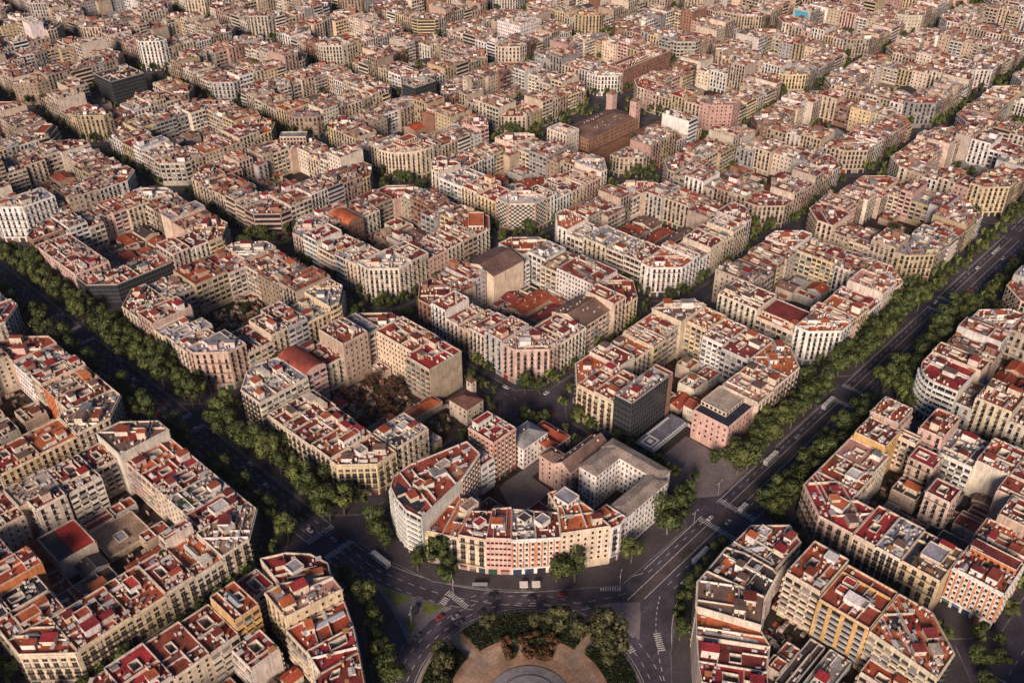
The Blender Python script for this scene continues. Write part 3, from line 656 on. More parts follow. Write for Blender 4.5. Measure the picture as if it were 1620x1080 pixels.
NEAR[(0, 1)] = [
    B([(-6, 138), (8, 124), (21, 124), (21, 143), (-6, 143)], 20, 'yellow', 'terracotta', attic=False, extra=[X_box(6, 134, 11, 139, 3, 'white', 'grey')]),
    B((-6, 143, 21, 159), 21.5, 'cream', 'rust', attic=False, extra=[X_box(4, 144.5, 15, 149, 4, 'white', 'terracotta', 'attic_storey', True)]),
    B((-6, 159, 23, 176), 20, 'sand', 'maroon', attic=True), B((-6, 176, 24, 197), 20, 'cream', 'maroon', attic=True),
    B([(-6, 203), (26, 203), (26, 231), (12, 234), (6, 232), (-6, 220)], 24.5, 'pale', 'lavender', styles={0: 'gallery'}, attic=False, extra=[X_patch([(1, 210), (14, 210), (14, 228), (5, 226), (1, 220)], 'white'), X_patch([(0, 204.5), (22, 204.5), (22, 208), (0, 208)], 'pinkish')]),
    B((26, 205, 40, 231), 25, 'pink', 'rust', 'grid', rk='barrel', cstyle='gallery'), B((40, 208, 54, 234), 21, 'sand', 'maroon', attic=False),
    B((54, 206, 72, 229), 30.5, 'tan', 'rust', 'grid', cstyle='grid', attic=False), B((72, 211, 85, 234), 25, 'pale', 'lavender', cstyle='gallery'),
    B([(85, 210), (102, 210), (102, 220), (88, 234), (85, 234)], 23, 'cream', 'rust'), B((81, 178, 102, 210), 25, 'cream', 'terracotta', 'classic', cstyle='grid2', attic=True),
    B((76, 158, 101, 178), 25, 'tan', 'crimson', 'classic', styles={0: 'blank'}, cstyle='gallery', attic=False, busy=.4),
    B((23, 126, 45, 145), 20, 'sand', 'lavender', 'classic', cstyle='classic', attic=False, extra=[X_patch(rect(24, 127, 32, 134), 'dark'), X_box(34, 134, 40, 139, 1.5, 'white', 'white')]),
    B((52, 151, 78, 160), 5.5, 'cream', 'orange', 'grid', rk='hip_x', rise=2.5, low=True, cstyle='grid'),
    B((46, 128, 56, 142), 5, 'sand', 'white', 'grid', low=True, attic=False, busy=.2, cstyle='blank', well=False),
    B((27, 180, 45, 198), 4, 'tan', 'maroon', 'grid', low=True, attic=False, busy=.3, cstyle='blank', well=False)]
NEAR[(1, 0)] = [
    B((124, 53.5, 157, 65), 30, 'dark', 'lavender', 'glassy', cstyle='glassy', attic=False, extra=[X_patch(rect(126, 55, 134, 62), 'terracotta')], name='office_slab', lab='dark glass office slab with lavender roof behind the low flat library', cat='office building'),
    B((157, 53, 160.5, 65), 30.5, 'brick', 'rust', 'blank', cstyle='blank', bare=True, name='lift_tower', lab='thin brick-brown lift tower closing the end of the dark glass slab', cat='tower'),
    B((123.5, 65, 150, 79), 25, 'cream', 'terracotta', attic=True), B((123.5, 79, 150, 90), 24, 'yellow', 'rust'), B([(123.5, 90), (150, 90), (150, 103.5), (138, 103.5), (123.5, 90.5)], 24, 'pale', 'orange'),
    B((154, 12, 179, 34), 19, 'pink', 'navy', 'classic', cstyle='grid', attic=False, bare=True, extra=[X_box(161, 18, 179, 34, 2.5, 'cream', 'beige', 'attic_storey', True)], name='pink_palace', lab='pink palace with dark slate roof edge facing the paved forecourt trees', cat='palace'),
    B((179, 9.5, 195, 33), 22, 'sand', 'pinkish'), B((195, 9.5, 210, 32), 23, 'cream', 'terracotta'), B([(210, 9.5), (222, 9.5), (236, 23), (236, 34), (210, 34)], 23, 'pale', 'orange', attic=False, busy=.7)]
NEAR[(-1, 0)] = [
    B([(-73, 90), (-56, 78), (-51, 87), (-53, 97), (-60, 105.5), (-70, 111)], 23.5, 'cream', 'maroon', styles={5: 'blank'}, attic=False, extra=[X_box(-66, 92, -60, 98, 2.6, 'white', 'lavender'), X_patch([(-70, 92), (-67, 92), (-62, 103), (-67, 107)], 'crimson')]),
    B([(-83, 74), (-57.5, 68.5), (-56, 77.6), (-73, 90), (-81, 91)], 26.5, 'yellow', 'pinkish', styles={0: 'grid'}, attic=False, extra=[X_patch([(-80, 77), (-74, 76), (-74, 86), (-79, 88)], 'lavender')]),
    B([(-85, 58), (-64, 54), (-57.8, 68), (-84, 73.6)], 20, 'cream', 'terracotta', attic=False, busy=.3, well=False, extra=[X_sky(-71, 65, 9.5, 1.6, (.97, -.2), (.3, .31, .36))]),
    B([(-88, 45), (-71, 42), (-64.2, 53.8), (-85, 57.8)], 21.5, 'pale', 'crimson', attic=False), B([(-104, 40), (-80, 27), (-71.2, 41.6), (-88, 44.8)], 22, 'ochre', 'maroon', styles={0: 'grid'}, attic=False),
    B((-98, 88, -86, 106.5), 26, 'ochre', 'terracotta', 'gallery', cstyle='gallery', styles={3: 'blank'}, attic=False, busy=.4, extra=[X_sky(-92, 98, 5, 1.5, (0, 1), (.3, .32, .34))]),
    B((-85.6, 97, -73, 110), 20.5, 'cream', 'crimson', attic=False), B((-112, 86, -98.3, 109), 20, 'sand', 'maroon', attic=False), B((-128, 86, -112, 109.5), 20.5, 'cream', 'rust'),
    B((-145, 87, -128, 110), 21, 'pale', 'crimson'), B([(-165, 85), (-145, 85), (-145, 110), (-151, 110), (-165, 96)], 20, 'sand', 'rust'), B((-165, 62, -143, 85), 20, 'cream', 'maroon'), B((-165, 40, -143, 62), 21, 'cream', 'rust'),
    B((-104, 70, -90, 84), 17, 'pale', 'maroon', 'grid', cstyle='gallery', attic=False), B((-124, 64, -108, 82), 5, 'tan', 'rust', 'grid', low=True, attic=False, cstyle='blank', well=False), B((-112, 46, -96, 62), 4, 'grey', 'dark', 'grid', low=True, attic=False, cstyle='blank', well=False, busy=.3)]
NEAR[(-1, 1)] = [
    B([(-80, 126), (-66, 126), (-52, 140), (-52, 147), (-80, 147)], 22, 'cream', 'tan', attic=False, extra=[X_box(-72, 136, -66, 141, 3, 'cream', 'white')]),
    B((-77, 147, -52, 161), 21.5, 'cream', 'crimson', attic=False, extra=[X_box(-68, 150, -60, 156, 2.6, 'white', 'white')]), B((-77, 161, -52, 177), 21.5, 'pale', 'grey', attic=False, extra=[X_hedge(rect(-75, 165, -69, 172))]),
    B((-77, 177, -52, 189), 21.5, 'sand', 'maroon', attic=False), B((-77, 189, -52, 202), 21.5, 'cream', 'crimson', attic=False), B((-77, 202, -52, 216), 21, 'rose', 'orange', attic=False, busy=.5),
    B([(-79, 216), (-52, 216), (-52, 226), (-66, 240), (-79, 240)], 27, 'pale', 'brown', styles={0: 'blank'}, attic=False),
    B((-91, 222, -79.2, 240), 21, 'sand', 'maroon'), B((-108, 214, -91, 238), 22, 'pale', 'maroon', 'classic', cstyle='gallery', attic=False), B((-128, 222, -108, 240), 22, 'tan', 'beige', 'classic', cstyle='gallery', attic=False), B((-148, 218, -128, 240), 20, 'cream', 'maroon'),
    B((-148, 126, -124, 150), 20.5, 'yellow', 'rust', attic=False, extra=[X_box(-141, 138, -135, 143, 3, 'white', 'terracotta')]), B((-124, 126, -108, 151), 20, 'yellow', 'terracotta', attic=False, extra=[X_box(-118, 138, -113, 145, 2.5, 'white', 'red')]), B((-108, 126, -94, 150), 21, 'cream', 'maroon'), B((-94, 126, -80.2, 149), 20, 'pale', 'orange', attic=False, extra=[X_sky(-87, 140, 5, 1.2, (0, 1), (.45, .43, .4))]),
    B([(-165, 142), (-149, 126), (-148, 126), (-148, 152), (-165, 152)], 20, 'cream', 'terracotta', attic=False), B((-165, 152, -141, 166), 19.5, 'cream', 'rust', attic=False, extra=[X_box(-158, 155, -149, 161, 2.5, 'orange', 'orange')]), B((-165, 166, -141, 178), 20, 'sand', 'navy', attic=False),
    B((-165, 178, -137, 192), 25, 'orange', 'terracotta', 'grid', styles={1: 'grid', 0: 'blank'}, attic=False), B((-165, 192, -143, 214), 23, 'pale', 'maroon'),
    B((-129, 186, -111, 208), 12, 'sand', 'red', 'grid2', cstyle='grid2', attic=False, bare=True, well=False, extra=[X_patch(rect(-128.5, 186.5, -121, 207.5), 'dark')]),
    B((-109, 181, -86, 203), 3, 'tan', 'tan', 'grid', low=True, attic=False, cstyle='blank', well=False, bare=True, extra=[X_box(-101, 187, -96, 193, .8, 'grey', 'lavender', 'skylight')], lab='flat orange-tan courtyard roof with a grey skylight in the orange-courtyard block'),
    B((-107, 166, -82, 171), 4, 'tan', 'terracotta', 'grid', low=True, rk='gable_x', rise=1.5, cstyle='blank'), B((-107, 157, -84, 163), 4, 'tan', 'rust', 'grid', low=True, rk='gable_x', rise=1.5, cstyle='blank'), B((-138, 156, -112, 176), 4.5, 'grey', 'brown', 'grid', low=True, attic=False, cstyle='blank', well=False, busy=.4)]
NEAR[(-1, 2)] = [
    B([(-84, 253), (-66, 253), (-52, 267), (-52, 275), (-84, 275)], 22, 'cream', 'tan', attic=False), B((-104, 253, -84.2, 274), 21, 'yellow', 'orange', attic=False), B((-124, 253, -104, 274), 20.5, 'yellow', 'crimson', attic=False), B((-142, 253, -124, 275), 20, 'sand', 'maroon'),
    B((-78, 275, -52, 290), 22, 'cream', 'maroon', attic=False), B((-78, 290, -52, 305), 22.5, 'orange', 'tan', attic=False, styles={0: 'blank'}), B((-78, 305, -52, 318), 24, 'cream', 'rust'),
    B((-78, 318, -52, 342), 20, 'white', 'lavender', attic=False, well=False, cstyle='grid2', extra=[X_patch(rect(-75, 320, -62, 337), 'navy'), X_patch(rect(-59, 323, -53, 340), 'navy')]),
    B([(-78, 342), (-52, 342), (-52, 352), (-66, 366), (-78, 366)], 21, 'rose', 'terracotta', attic=False, busy=.4)]
NEAR[(0, -1)] = [
    B([(80, -58), (104, -58), (110, -49), (97.5, -36), (77, -36), (79.5, -44)], 22, 'cream', 'rust', attic=False, extra=[X_patch([(84, -56), (98, -56), (102, -50), (90, -47)], 'dark'), X_box(95, -45, 101, -40, 1.2, 'white', 'white'), X_sky(86, -45, 5, 1.6, (.8, -.6), (.45, .44, .5))]),
    B([(62.5, -64), (78, -61), (79.6, -58), (79.2, -44), (76.5, -36), (58, -37.5)], 24, 'pale', 'dark', attic=False, busy=.5), B([(48, -71), (62.2, -64), (57.6, -38), (50, -38.5), (38, -46)], 25.5, 'pale', 'brown', attic=False, busy=.35),
    B([(28, -53.5), (38, -46.2), (47.8, -71), (43.5, -78)], 22.5, 'pale', 'orange', attic=False, busy=.3, well=False, extra=[X_patch([(31.5, -55), (33, -54), (43.5, -72), (42.6, -74)], 'white')]),
    B([(19, -60.5), (28, -53.5), (43.5, -78), (33, -83)], 21.5, 'pale', 'maroon', attic=False), B([(12, -67), (19, -60.5), (33, -83), (24, -89)], 21, 'cream', 'crimson', attic=False), B([(6, -75), (12, -67), (24, -89), (16, -95)], 21, 'cream', 'rust'),
    B((79, -80.5, 104, -64), 27, 'cream', 'terracotta', 'classic', cstyle='gallery', attic=False), B((77, -104, 103, -81), 25, 'ochre', 'rust', 'classic', styles={3: 'pier'}, attic=False, busy=.15, well=False, extra=[X_box(92, -89, 96, -84, 1.4, 'white', 'red'), X_box(84, -98, 89, -92, 1.8, 'cream', 'grey'), X_box(86, -89, 90, -84, 1.2, 'white', 'red')]),
    B([(73, -134), (89, -134), (103, -119), (103, -104.3), (76, -104.3)], 25, 'cream', 'orange', 'classic', attic=False, styles={4: 'gallery'}, extra=[X_patch(rect(84, -113, 93, -107), 'navy')]), B((66, -128, 75, -108), 12, 'sand', 'terracotta', 'grid', attic=False, busy=.4),
    B((46, -102, 74, -92), 5, 'grey', 'grey', 'grid', low=True, attic=False, cstyle='blank', well=False, busy=.3), B((44, -90, 74, -83), 4, 'grey', 'dark', 'grid', low=True, attic=False, cstyle='blank', well=False, busy=.4), B((40, -116, 63, -104), 5, 'grey', 'brown', 'grid', low=True, rk='gable_x', rise=1.5, cstyle='blank')]
NEAR[(1, -1)] = [
    B([(124.5, -73), (146, -73), (146, -62), (152, -62), (152, -40), (139, -40), (124.5, -56)], 22, 'rose', 'crimson', attic=False, extra=[X_box(133, -63, 141, -57, 2.5, 'white', 'orange')]),
    B((152, -62, 170, -40), 22, 'cream', 'terracotta', attic=False, extra=[X_box(157, -58, 164, -52, 2.5, 'white', 'white')]), B((170, -61, 187, -40), 22, 'pale', 'pinkish'), B((187.2, -58, 204.5, -41), 26, 'ochre', 'maroon', 'band', cstyle='classic', styles={0: 'grid', 3: 'blank'}, attic=False), B((205, -56, 222, -40.5), 29, 'rose', 'terracotta', 'classic', styles={3: 'blank'}, attic=False),
    B((124.5, -84, 150, -73.2), 22, 'cream', 'crimson', attic=False, busy=.5), B((124.5, -96, 150, -84), 22, 'pale', 'lavender', attic=True), B((124.5, -114, 149, -96), 22, 'yellow', 'brown', attic=False, busy=.3, extra=[X_box(133, -110, 143, -101, 2, 'cream', 'lavender'), X_patch(rect(126, -100, 148, -97), 'navy')], styles={0: 'blank'}),
    B((136, -137, 159, -114.3), 22, 'white', 'terracotta', 'stripe', styles={3: 'stripe'}, attic=False, extra=[X_box(150, -136, 157, -116, 3.5, 'orange', 'maroon', 'attic_storey', True)]),
    B((176, -97, 189, -85), 21, 'sand', 'maroon', 'classic', cstyle='classic', attic=False, busy=.3), B((194, -81, 206, -68), 21, 'tan', 'crimson', 'classic', cstyle='classic', attic=False, busy=.3),
    B((160, -113, 175, -98), 5, 'grey', 'dark', 'grid', low=True, bare=True, attic=False, cstyle='blank', well=False, lab='flat black courtyard roof ringed by a pale parapet, seen between tall backs'), B((152, -92, 172, -76), 5, 'tan', 'maroon', 'grid', low=True, attic=False, cstyle='blank', well=False)]
NEAR[(1, 1)] = [
    B([(123.5, 137), (137.5, 123), (148, 123), (148, 147), (123.5, 147)], 24, 'rose', 'pinkish', attic=False, busy=1.3), B((148, 123, 171, 146), 23, 'pale', 'rust'),
    B((172, 126, 198, 151), 22, 'cream', 'brown', 'band', rk='gable_x', rise=4, styles={3: 'blank', 0: 'gallery'}), B((174, 203, 203, 229), 25, 'cream', 'brown', 'grid', cstyle='grid2', rk='gable_x', rise=4, styles={3: 'blank'}),
    B((211, 150, 236, 181), 24, 'white', 'rust', cstyle='grid2', attic=False, busy=.4), B((174, 177, 203, 191), 7, 'tan', 'terracotta', 'grid', low=True, rk='gable_x', rise=2, cstyle='blank'), B((176, 163, 200, 175), 5, 'tan', 'maroon', 'grid', low=True, rk='gable_x', rise=1.5, cstyle='blank')]
NEAR[(0, 2)] = [B([(-6, 267.5), (8, 253.5), (20, 253.5), (20, 275), (-6, 275)], 26, 'rose', 'lavender', 'classic', attic=False, extra=[X_box(3, 262, 15, 272, 2.5, 'white', 'grey')])]
NEAR[(2, 0)] = [B([(256.5, 23), (270.5, 9), (282, 9), (282, 32), (256.5, 32)], 24, 'white', 'orange', attic=False), B((256.5, 32, 280, 58), 19, 'cream', 'terracotta', 'gallery', attic=False, extra=[X_box(261, 33, 279, 57, 3.2, 'cream', 'maroon', 'attic_storey', True)]), B((256.5, 58, 280, 86), 24, 'pale', 'maroon')]
NEAR[(1, 2)] = [B([(123.5, 267.5), (137.5, 253.5), (149, 253.5), (149, 279), (123.5, 279)], 26, 'pale', 'white', 'classic', attic=False), B((158, 290, 190, 302), 7, 'tan', 'crimson', 'grid', low=True, rk='gable_x', rise=2, cstyle='blank'), B((160, 334, 174, 356), 22, 'brick', 'orange', 'grid', rk='barrel', cstyle='grid2')]
NEAR[(2, 1)] = [B([(256.5, 137), (270.5, 123), (284, 123), (284, 146), (256.5, 146)], 22, 'white', 'orange', 'classic', attic=False), B((290, 160, 345, 172), 6, 'tan', 'brown', 'grid', low=True, rk='gable_x', rise=2, cstyle='blank'), B((290, 174, 330, 184), 6, 'tan', 'rust', 'grid', low=True, rk='gable_x', rise=2, cstyle='blank')]
def arc(cx, cy, r, a0, a1, n): return [(cx + r * math.cos(R(a0 + (a1 - a0) * k / n)), cy + r * math.sin(R(a0 + (a1 - a0) * k / n))) for k in range(n + 1)]
NEAR[(2, -1)] = [B([(256.5, -66), (282, -66), (282, -40), (272, -40)] + arc(272, -56, 16, 100, 170, 6), 26, 'white', 'crimson', 'band', attic=False)]
NEAR[(0, 3)] = [B([(-6, 398), (8, 384), (48, 384), (48, 402), (14, 404), (-6, 412)], 17, 'dark', 'terracotta', 'glassy', attic=False, name='glass_corner_building', lab='glass-walled corner building with red roof rim on the tree-lined avenue', cat='office building'), B((-6, 412, 18, 470), 19, 'rose', 'terracotta', 'grid', attic=False)]
NEAR[(2, 2)] = [B([(256.5, 267.5), (270.5, 253.5), (284, 253.5), (284, 280), (256.5, 280)], 24, 'sand', 'white', 'checker', attic=False, busy=.3)]
NEAR[(-1, 3)] = []
# landmarks of the distant city, each a thing of its own
def X_board(S, h, rng):
    m = S.piece('billboard'); f = Frame((836, 364), (836, 342)); f.put(m, BOX(3, 19, 0, .3, 4, h - 1), [(0, 0, 0)], 'paint', (.06, .30, .42)); f.put(m, BOX(5, 12, .3, .35, 8, 15), [(0, 0, 0)], 'paint', (.25, .08, .2))
LAND = [
    B([(255, 412), (258, 400), (266, 391), (277, 385), (290, 384), (290, 412)], 24, 'cream', 'orange', 'classic', ij=(2, 3), name='round_corner_building', lab='cream rounded corner building with stepped terraces ringed by parapets', cat='apartment building', attic=False, extra=[X_box(268, 396, 288, 410, 3, 'cream', 'orange', 'attic_storey', True), X_box(272, 399, 286, 408, 6, 'cream', 'terracotta', 'attic_storey', True)]),
    B((412, 318, 484, 350), 12, 'brick', 'brown', 'grid2', ij=(3, 2), rk='hip_x', rise=4, cstyle='grid2', name='market_hall', lab='long brown-brick hall with hipped roof beside a bare brown esplanade', cat='hall'),
    B((478, 318, 485, 325), 27, 'rose', 'brown', 'grid', ij=(3, 2), rk='hip_x', rise=4, name='hall_tower', lab='square rose tower at the right rear corner of the brown-brick hall', cat='tower', cstyle='grid'),
    B((478, 345, 485, 352), 27, 'rose', 'brown', 'grid', ij=(3, 2), rk='hip_x', rise=4, name='hall_tower', lab='square rose tower at the left rear corner of the brown-brick hall', cat='tower', cstyle='grid'),
    B((391, 326, 408, 348), 20, 'pale', 'lavender', 'classic', ij=(3, 2), name='apartment_building', lab='pale corner building with grey mansard roof in front of the brown-brick hall', cat='apartment building'),
    B((400, 455, 406, 461), 34, 'sand', 'beige', 'grid', ij=(3, 3), rk='hip_x', rise=3, name='church_tower', lab='slender sandy church bell tower rising above the distant roofs', cat='church tower', cstyle='grid'),
    B((375, 500, 402, 518), 22, 'dark', 'dark', 'glassy', ij=(2, 3), name='office_block', lab='black flat-topped office block with white rooftop box in the distance', cat='office building', cstyle='glassy', attic=False, extra=[X_box(386, 506, 394, 512, 3, 'white', 'white')]),
    B((180, 708, 214, 742), 28, 'dark', 'dark', 'glassy', ij=(1, 5), name='office_slab', lab='large black glass office slab overlooking a dark garden among distant blocks', cat='office building', cstyle='glassy', attic=False, busy=.4),
    B((570, 545, 605, 580), 27, 'white', 'grey', 'grid2', ij=(4, 4), name='lattice_block', lab='white block with a close lattice of windows among the farthest roofs', cat='office building', cstyle='grid2', attic=False),
    B((836, 342, 858, 364), 27, 'grey', 'brown', 'grid', ij=(6, 2), name='billboard_building', lab='distant grey building carrying a tall turquoise-blue billboard on its side wall', cat='apartment building', attic=False, styles={3: 'blank'}, extra=[X_board]),
    B((198, 912, 212, 930), 36, 'white', 'white', 'grid', ij=(1, 7), name='tower_slab', lab='narrow white tower slab standing above the distant roofs at upper left', cat='tower block', cstyle='grid', attic=False),
    B((598, 708, 614, 726), 40, 'brick', 'brown', 'grid', ij=(4, 5), name='tower_slab', lab='tall rust-brown tower slab at the top edge near the middle', cat='tower block', cstyle='grid', attic=False),
    B((545, 384, 625, 404), 24, 'brick', 'rust', 'grid2', ij=(4, 3), name='brick_terrace', lab='long brown-brick terrace with close small windows beyond the hipped hall', cat='apartment building', cstyle='grid2', attic=False),
    B([(-6, 528.5), (8, 514.5), (32, 514.5), (32, 536), (-6, 536)], 28, 'white', 'lavender', 'classic', ij=(0, 4), name='apartment_building', lab='tall white corner building with dark window columns at left beyond glass-corner block', cat='apartment building', attic=False),
]
#@BUILD@
vd = np.array([math.cos(YAW) * math.cos(PITCH), math.sin(YAW) * math.cos(PITCH), -math.sin(PITCH)]); vr = np.array([math.sin(YAW), -math.cos(YAW), 0]); vu = np.cross(vr, vd)
def pix(x, y, z=0):
    d = np.array([x, y, z]) - CAM; t = d @ vd
    return (810 + 1537.4 * (d @ vr) / t, 540 - 1537.4 * (d @ vu) / t) if t > 1 else (-9999, -9999)
def inview(poly, h, mg=0):
    P = [pix(x, y, z) for x, y in poly for z in (0, h)]; xs = [p[0] for p in P]; ys = [p[1] for p in P]
    return max(xs) > -mg and min(xs) < 1620 + mg and max(ys) > -mg and min(ys) < 1080 + mg
ORD = ['first', 'second', 'third', 'fourth', 'fifth', 'sixth', 'seventh', 'eighth', 'ninth', 'tenth', 'eleventh', 'twelfth', 'thirteenth', 'fourteenth', 'fifteenth']
BLOCKS = []
KEEP = {(0, 2): [(26, 284, 74, 342)], (0, 0): [(42, 58, 85, 84), (60, 20, 95, 40)], (0, 1): [(30, 164, 66, 196), (56, 124, 100, 150)], (1, 0): [(108, -5, 156, 50)], (-1, 0): [(-70, 20, -40, 90), (-90, 20, -60, 60)], (0, -1): [(0, -70, 40, -30), (0, -140, 30, -90)], (1, -1): [(120, -140, 136, -114)]}
NIND = 0
for i in range(-3, 10):
    for j in range(-3, 11):
        bd = BOUNDS.get((i, j)) or (LX(i), BY(j), RX(i), TY(j))
        pl = octagon(*bd)
        if not inview(pl, 30, 130): continue
        BLOCKS.append(((i, j), bd, BPOLY.get((i, j), pl)))
for (ij, bd, pl) in BLOCKS:
    cus = list(NEAR.get(ij, ())) + [b for b in LAND if b['ij'] == ij]
    gen = [] if ij in CUSTOM_ONLY else gen_block(*bd, seed=ij[0] * 131 + ij[1] * 17 + 7, tall=ij not in NEAR)
    if ij == (3, 2): gen = [g for g in gen if not overlap(g['poly'], rect(390, 284, 512, 355)) and not g.get('low')]
    if ij == (1, 5): gen = [g for g in gen if not overlap(g['poly'], rect(175, 690, 216, 745))]
    if ij == (1, 0): gen = [g for g in gen if not overlap(g['poly'], rect(108, -5, 154, 53))]
    if ij == (0, 2): gen = [g for g in gen if not (g.get('low') and overlap(g['poly'], rect(26, 284, 74, 342)))]
    gen = [g for g in (trim(g, [c['poly'] for c in cus]) for g in gen) if g]
    blds = cus + gen
    if ij in NEAR:                                     # low annexes wherever the court is still empty
        fr = random.Random(ij[0] * 7 + ij[1] + 50); x0, y0, x1, y1 = bd; yy = y0 + 14
        while yy < y1 - 24:
            xx = x0 + 14; dy = fr.uniform(7, 13)
            while xx < x1 - 24:
                dx = fr.uniform(7, 16); pr = rect(xx, yy, xx + dx - fr.choice((.1, .1, 2.5)), yy + dy - fr.choice((.1, 2.0)))
                if all(inside(q, pl) for q in pr) and fr.random() < .8 and not any(overlap(pr, rect(*z)) for z in KEEP.get(ij, ())) and not any(overlap(shrink(pr, -2), b['poly']) for b in blds):
                    blds.append(B(pr, fr.choice((3.2, 3.8, 4.5, 5, 6)), fr.choice(('sand', 'tan', 'pale', 'grey')), fr.choice(('rust', 'brown', 'maroon', 'rust', 'terracotta', 'dark', 'grey')), 'grid', low=True, attic=False, busy=.45, cstyle=fr.choice(('blank', 'grid')), well=False, rk=fr.choice(('flat', 'flat', 'gable_x')), rise=1.4))
                xx += dx
            yy += dy
    set_flags(blds, pl)
    nick = NICK.get(ij)
    x0, y0, x1, y1 = bd; lists = {}
    for b in blds:
        c = centroid(b['poly']); b['dist'] = float(np.hypot(*(c - CAM[:2]))); b['c'] = c; b['see'] = inview(b['poly'], b['h'], -6)
        if b.get('low'): key = 'low'
        else:
            d = dict(W=c[0] - x0, S=c[1] - y0, E=x1 - c[0], N=y1 - c[1]); near2 = sorted(d, key=d.get)[:2]
            key = 'mid' if d[near2[0]] > 30 else near2[0]
            if d[near2[0]] < 19 and d[near2[1]] < 19 and set(near2) not in ({'W', 'E'}, {'N', 'S'}): key = 'corner ' + {frozenset('WS'): 'lower', frozenset('SE'): 'right', frozenset('EN'): 'upper', frozenset('WN'): 'left'}[frozenset(near2)]
        b['key'] = key
        if b['see'] and 'lab' not in b: lists.setdefault(key, []).append(b)
    srt = dict(W=lambda b: b['c'][1], S=lambda b: b['c'][0], E=lambda b: b['c'][1], N=lambda b: b['c'][0])
    for key, l in lists.items():
        l.sort(key=srt.get(key, lambda b: pix(*b['c'], b['h'])[0]))
        for k, b in enumerate(l):
            base = f"{WNAME[b['wall']]} building with {RNAME[b['roof']]} roof"
            if key == 'low': t = f"low {RNAME[b['roof']]}-roofed annex, {ORD[min(k, 14)]} from left in courtyard of {nick} block"
            elif key == 'mid': t = f"{base}, {ORD[k]} from left in the middle of {nick} block"
            elif key.startswith('corner'): t = f"{base} at {key[7:]} corner of {nick} block" if len(l) == 1 else f"{base}, {ORD[k]} from left at {key[7:]} corner of {nick} block"
            else:
                t = f"{base}, {ORD[min(k, 14)]} from {dict(W='lower', S='lower', E='right', N='left')[key]} corner on {dict(W='lower-left', S='lower-right', E='upper-right', N='upper-left')[key]} side of {nick} block"
            b['lab'] = t
    if ij in NEAR:                                     # garden walls, shrubs and sheds on the open court ground
        fr = random.Random(ij[0] * 31 + ij[1] * 3 + 900); cm = MB(); un_ = np.array([1., 0])
        for _ in range(420 if ij not in ((0, 1), (0, 2)) else 900):
            px, py = fr.uniform(x0 + 15, x1 - 15), fr.uniform(y0 + 15, y1 - 15)
            if any(bb[0] - 1.5 < px < bb[2] + 1.5 and bb[1] - 1.5 < py < bb[3] + 1.5 for bb in (b['bb'] for b in blds)) or not inside((px, py), pl) or edge_dist((px, py), pl) < 12 or (ij not in ((0, 1), (0, 2)) and any(z[0] < px < z[2] and z[1] < py < z[3] for z in KEEP.get(ij, ()))): continue
            q = fr.random()
            if q < .3: obox(cm, (px, py), un_ if fr.random() < .5 else np.array([0., 1]), fr.uniform(1, 1.5), .15, .15, fr.uniform(1.5, 3), 'wall', jit(WALL[fr.choice(('sand', 'tan', 'brick'))], fr))
            elif q < .6: obox(cm, (px, py), un_, fr.uniform(.6, 1.4), fr.uniform(.6, 1.4), .15, fr.uniform(.3, 1.6), 'leaf', jit((.04, .055, .02), fr, .4))
            elif q < .8: obox(cm, (px, py), un_, fr.uniform(.8, 1.4), fr.uniform(.7, 1.4), .15, fr.uniform(1.8, 2.8), 'wall', jit(WALL['sand'], fr), 'roof', jit(ROOF[fr.choice(('rust', 'maroon', 'brown', 'grey'))], fr))
            else: obox(cm, (px, py), un_, fr.uniform(1, 1.5), fr.uniform(1, 1.5), .15, .22, 'roof', jit(ROOF[fr.choice(('rust', 'tan', 'grey', 'terracotta'))], fr))
        if not cm.empty(): o = cm.build('courtyard_clutter', kind='stuff'); tag(o, f'garden walls, shrubs and small sheds on the court ground of {nick} block', 'courtyard clutter')
    lod0 = ij in ((0, 0), (0, 1), (1, 0), (-1, 0), (-1, 1), (0, -1), (1, -1))
    for b in blds:
        ind = b['see'] and (nick is not None or 'ij' in b)
        # a building that shows next to nothing behind its neighbours stays in the mass
        if ind and nick and b['key'] in ('E', 'N') and ij not in ((0, 0), (0, 1), (1, 0)) and b['dist'] > 420 and 'name' not in b: ind = b['dist'] < 520
        lod = (0 if lod0 else 1) if ind else 2
        if b.get('low'): b.setdefault('name', 'courtyard_annex')
        r = make_building(b, blds, pl, lod)
        if r is not None:
            NIND += 1
            tag(r, b['lab'], b.get('cat') or ('courtyard annex' if b.get('low') else 'apartment building'), None if 'cat' in b else ('courtyard annexes inside the blocks' if b.get('low') else 'apartment buildings of the street grid'))
print('individual buildings', NIND, 'blocks', len(BLOCKS))
FO = FAR.build('distant_city_blocks', kind='stuff'); tag(FO, 'mass of distant apartment blocks with reddish roofs filling the top of the view', 'city blocks')
print('far tris', sum(len(q[0]) for q in FAR.q) * 2)

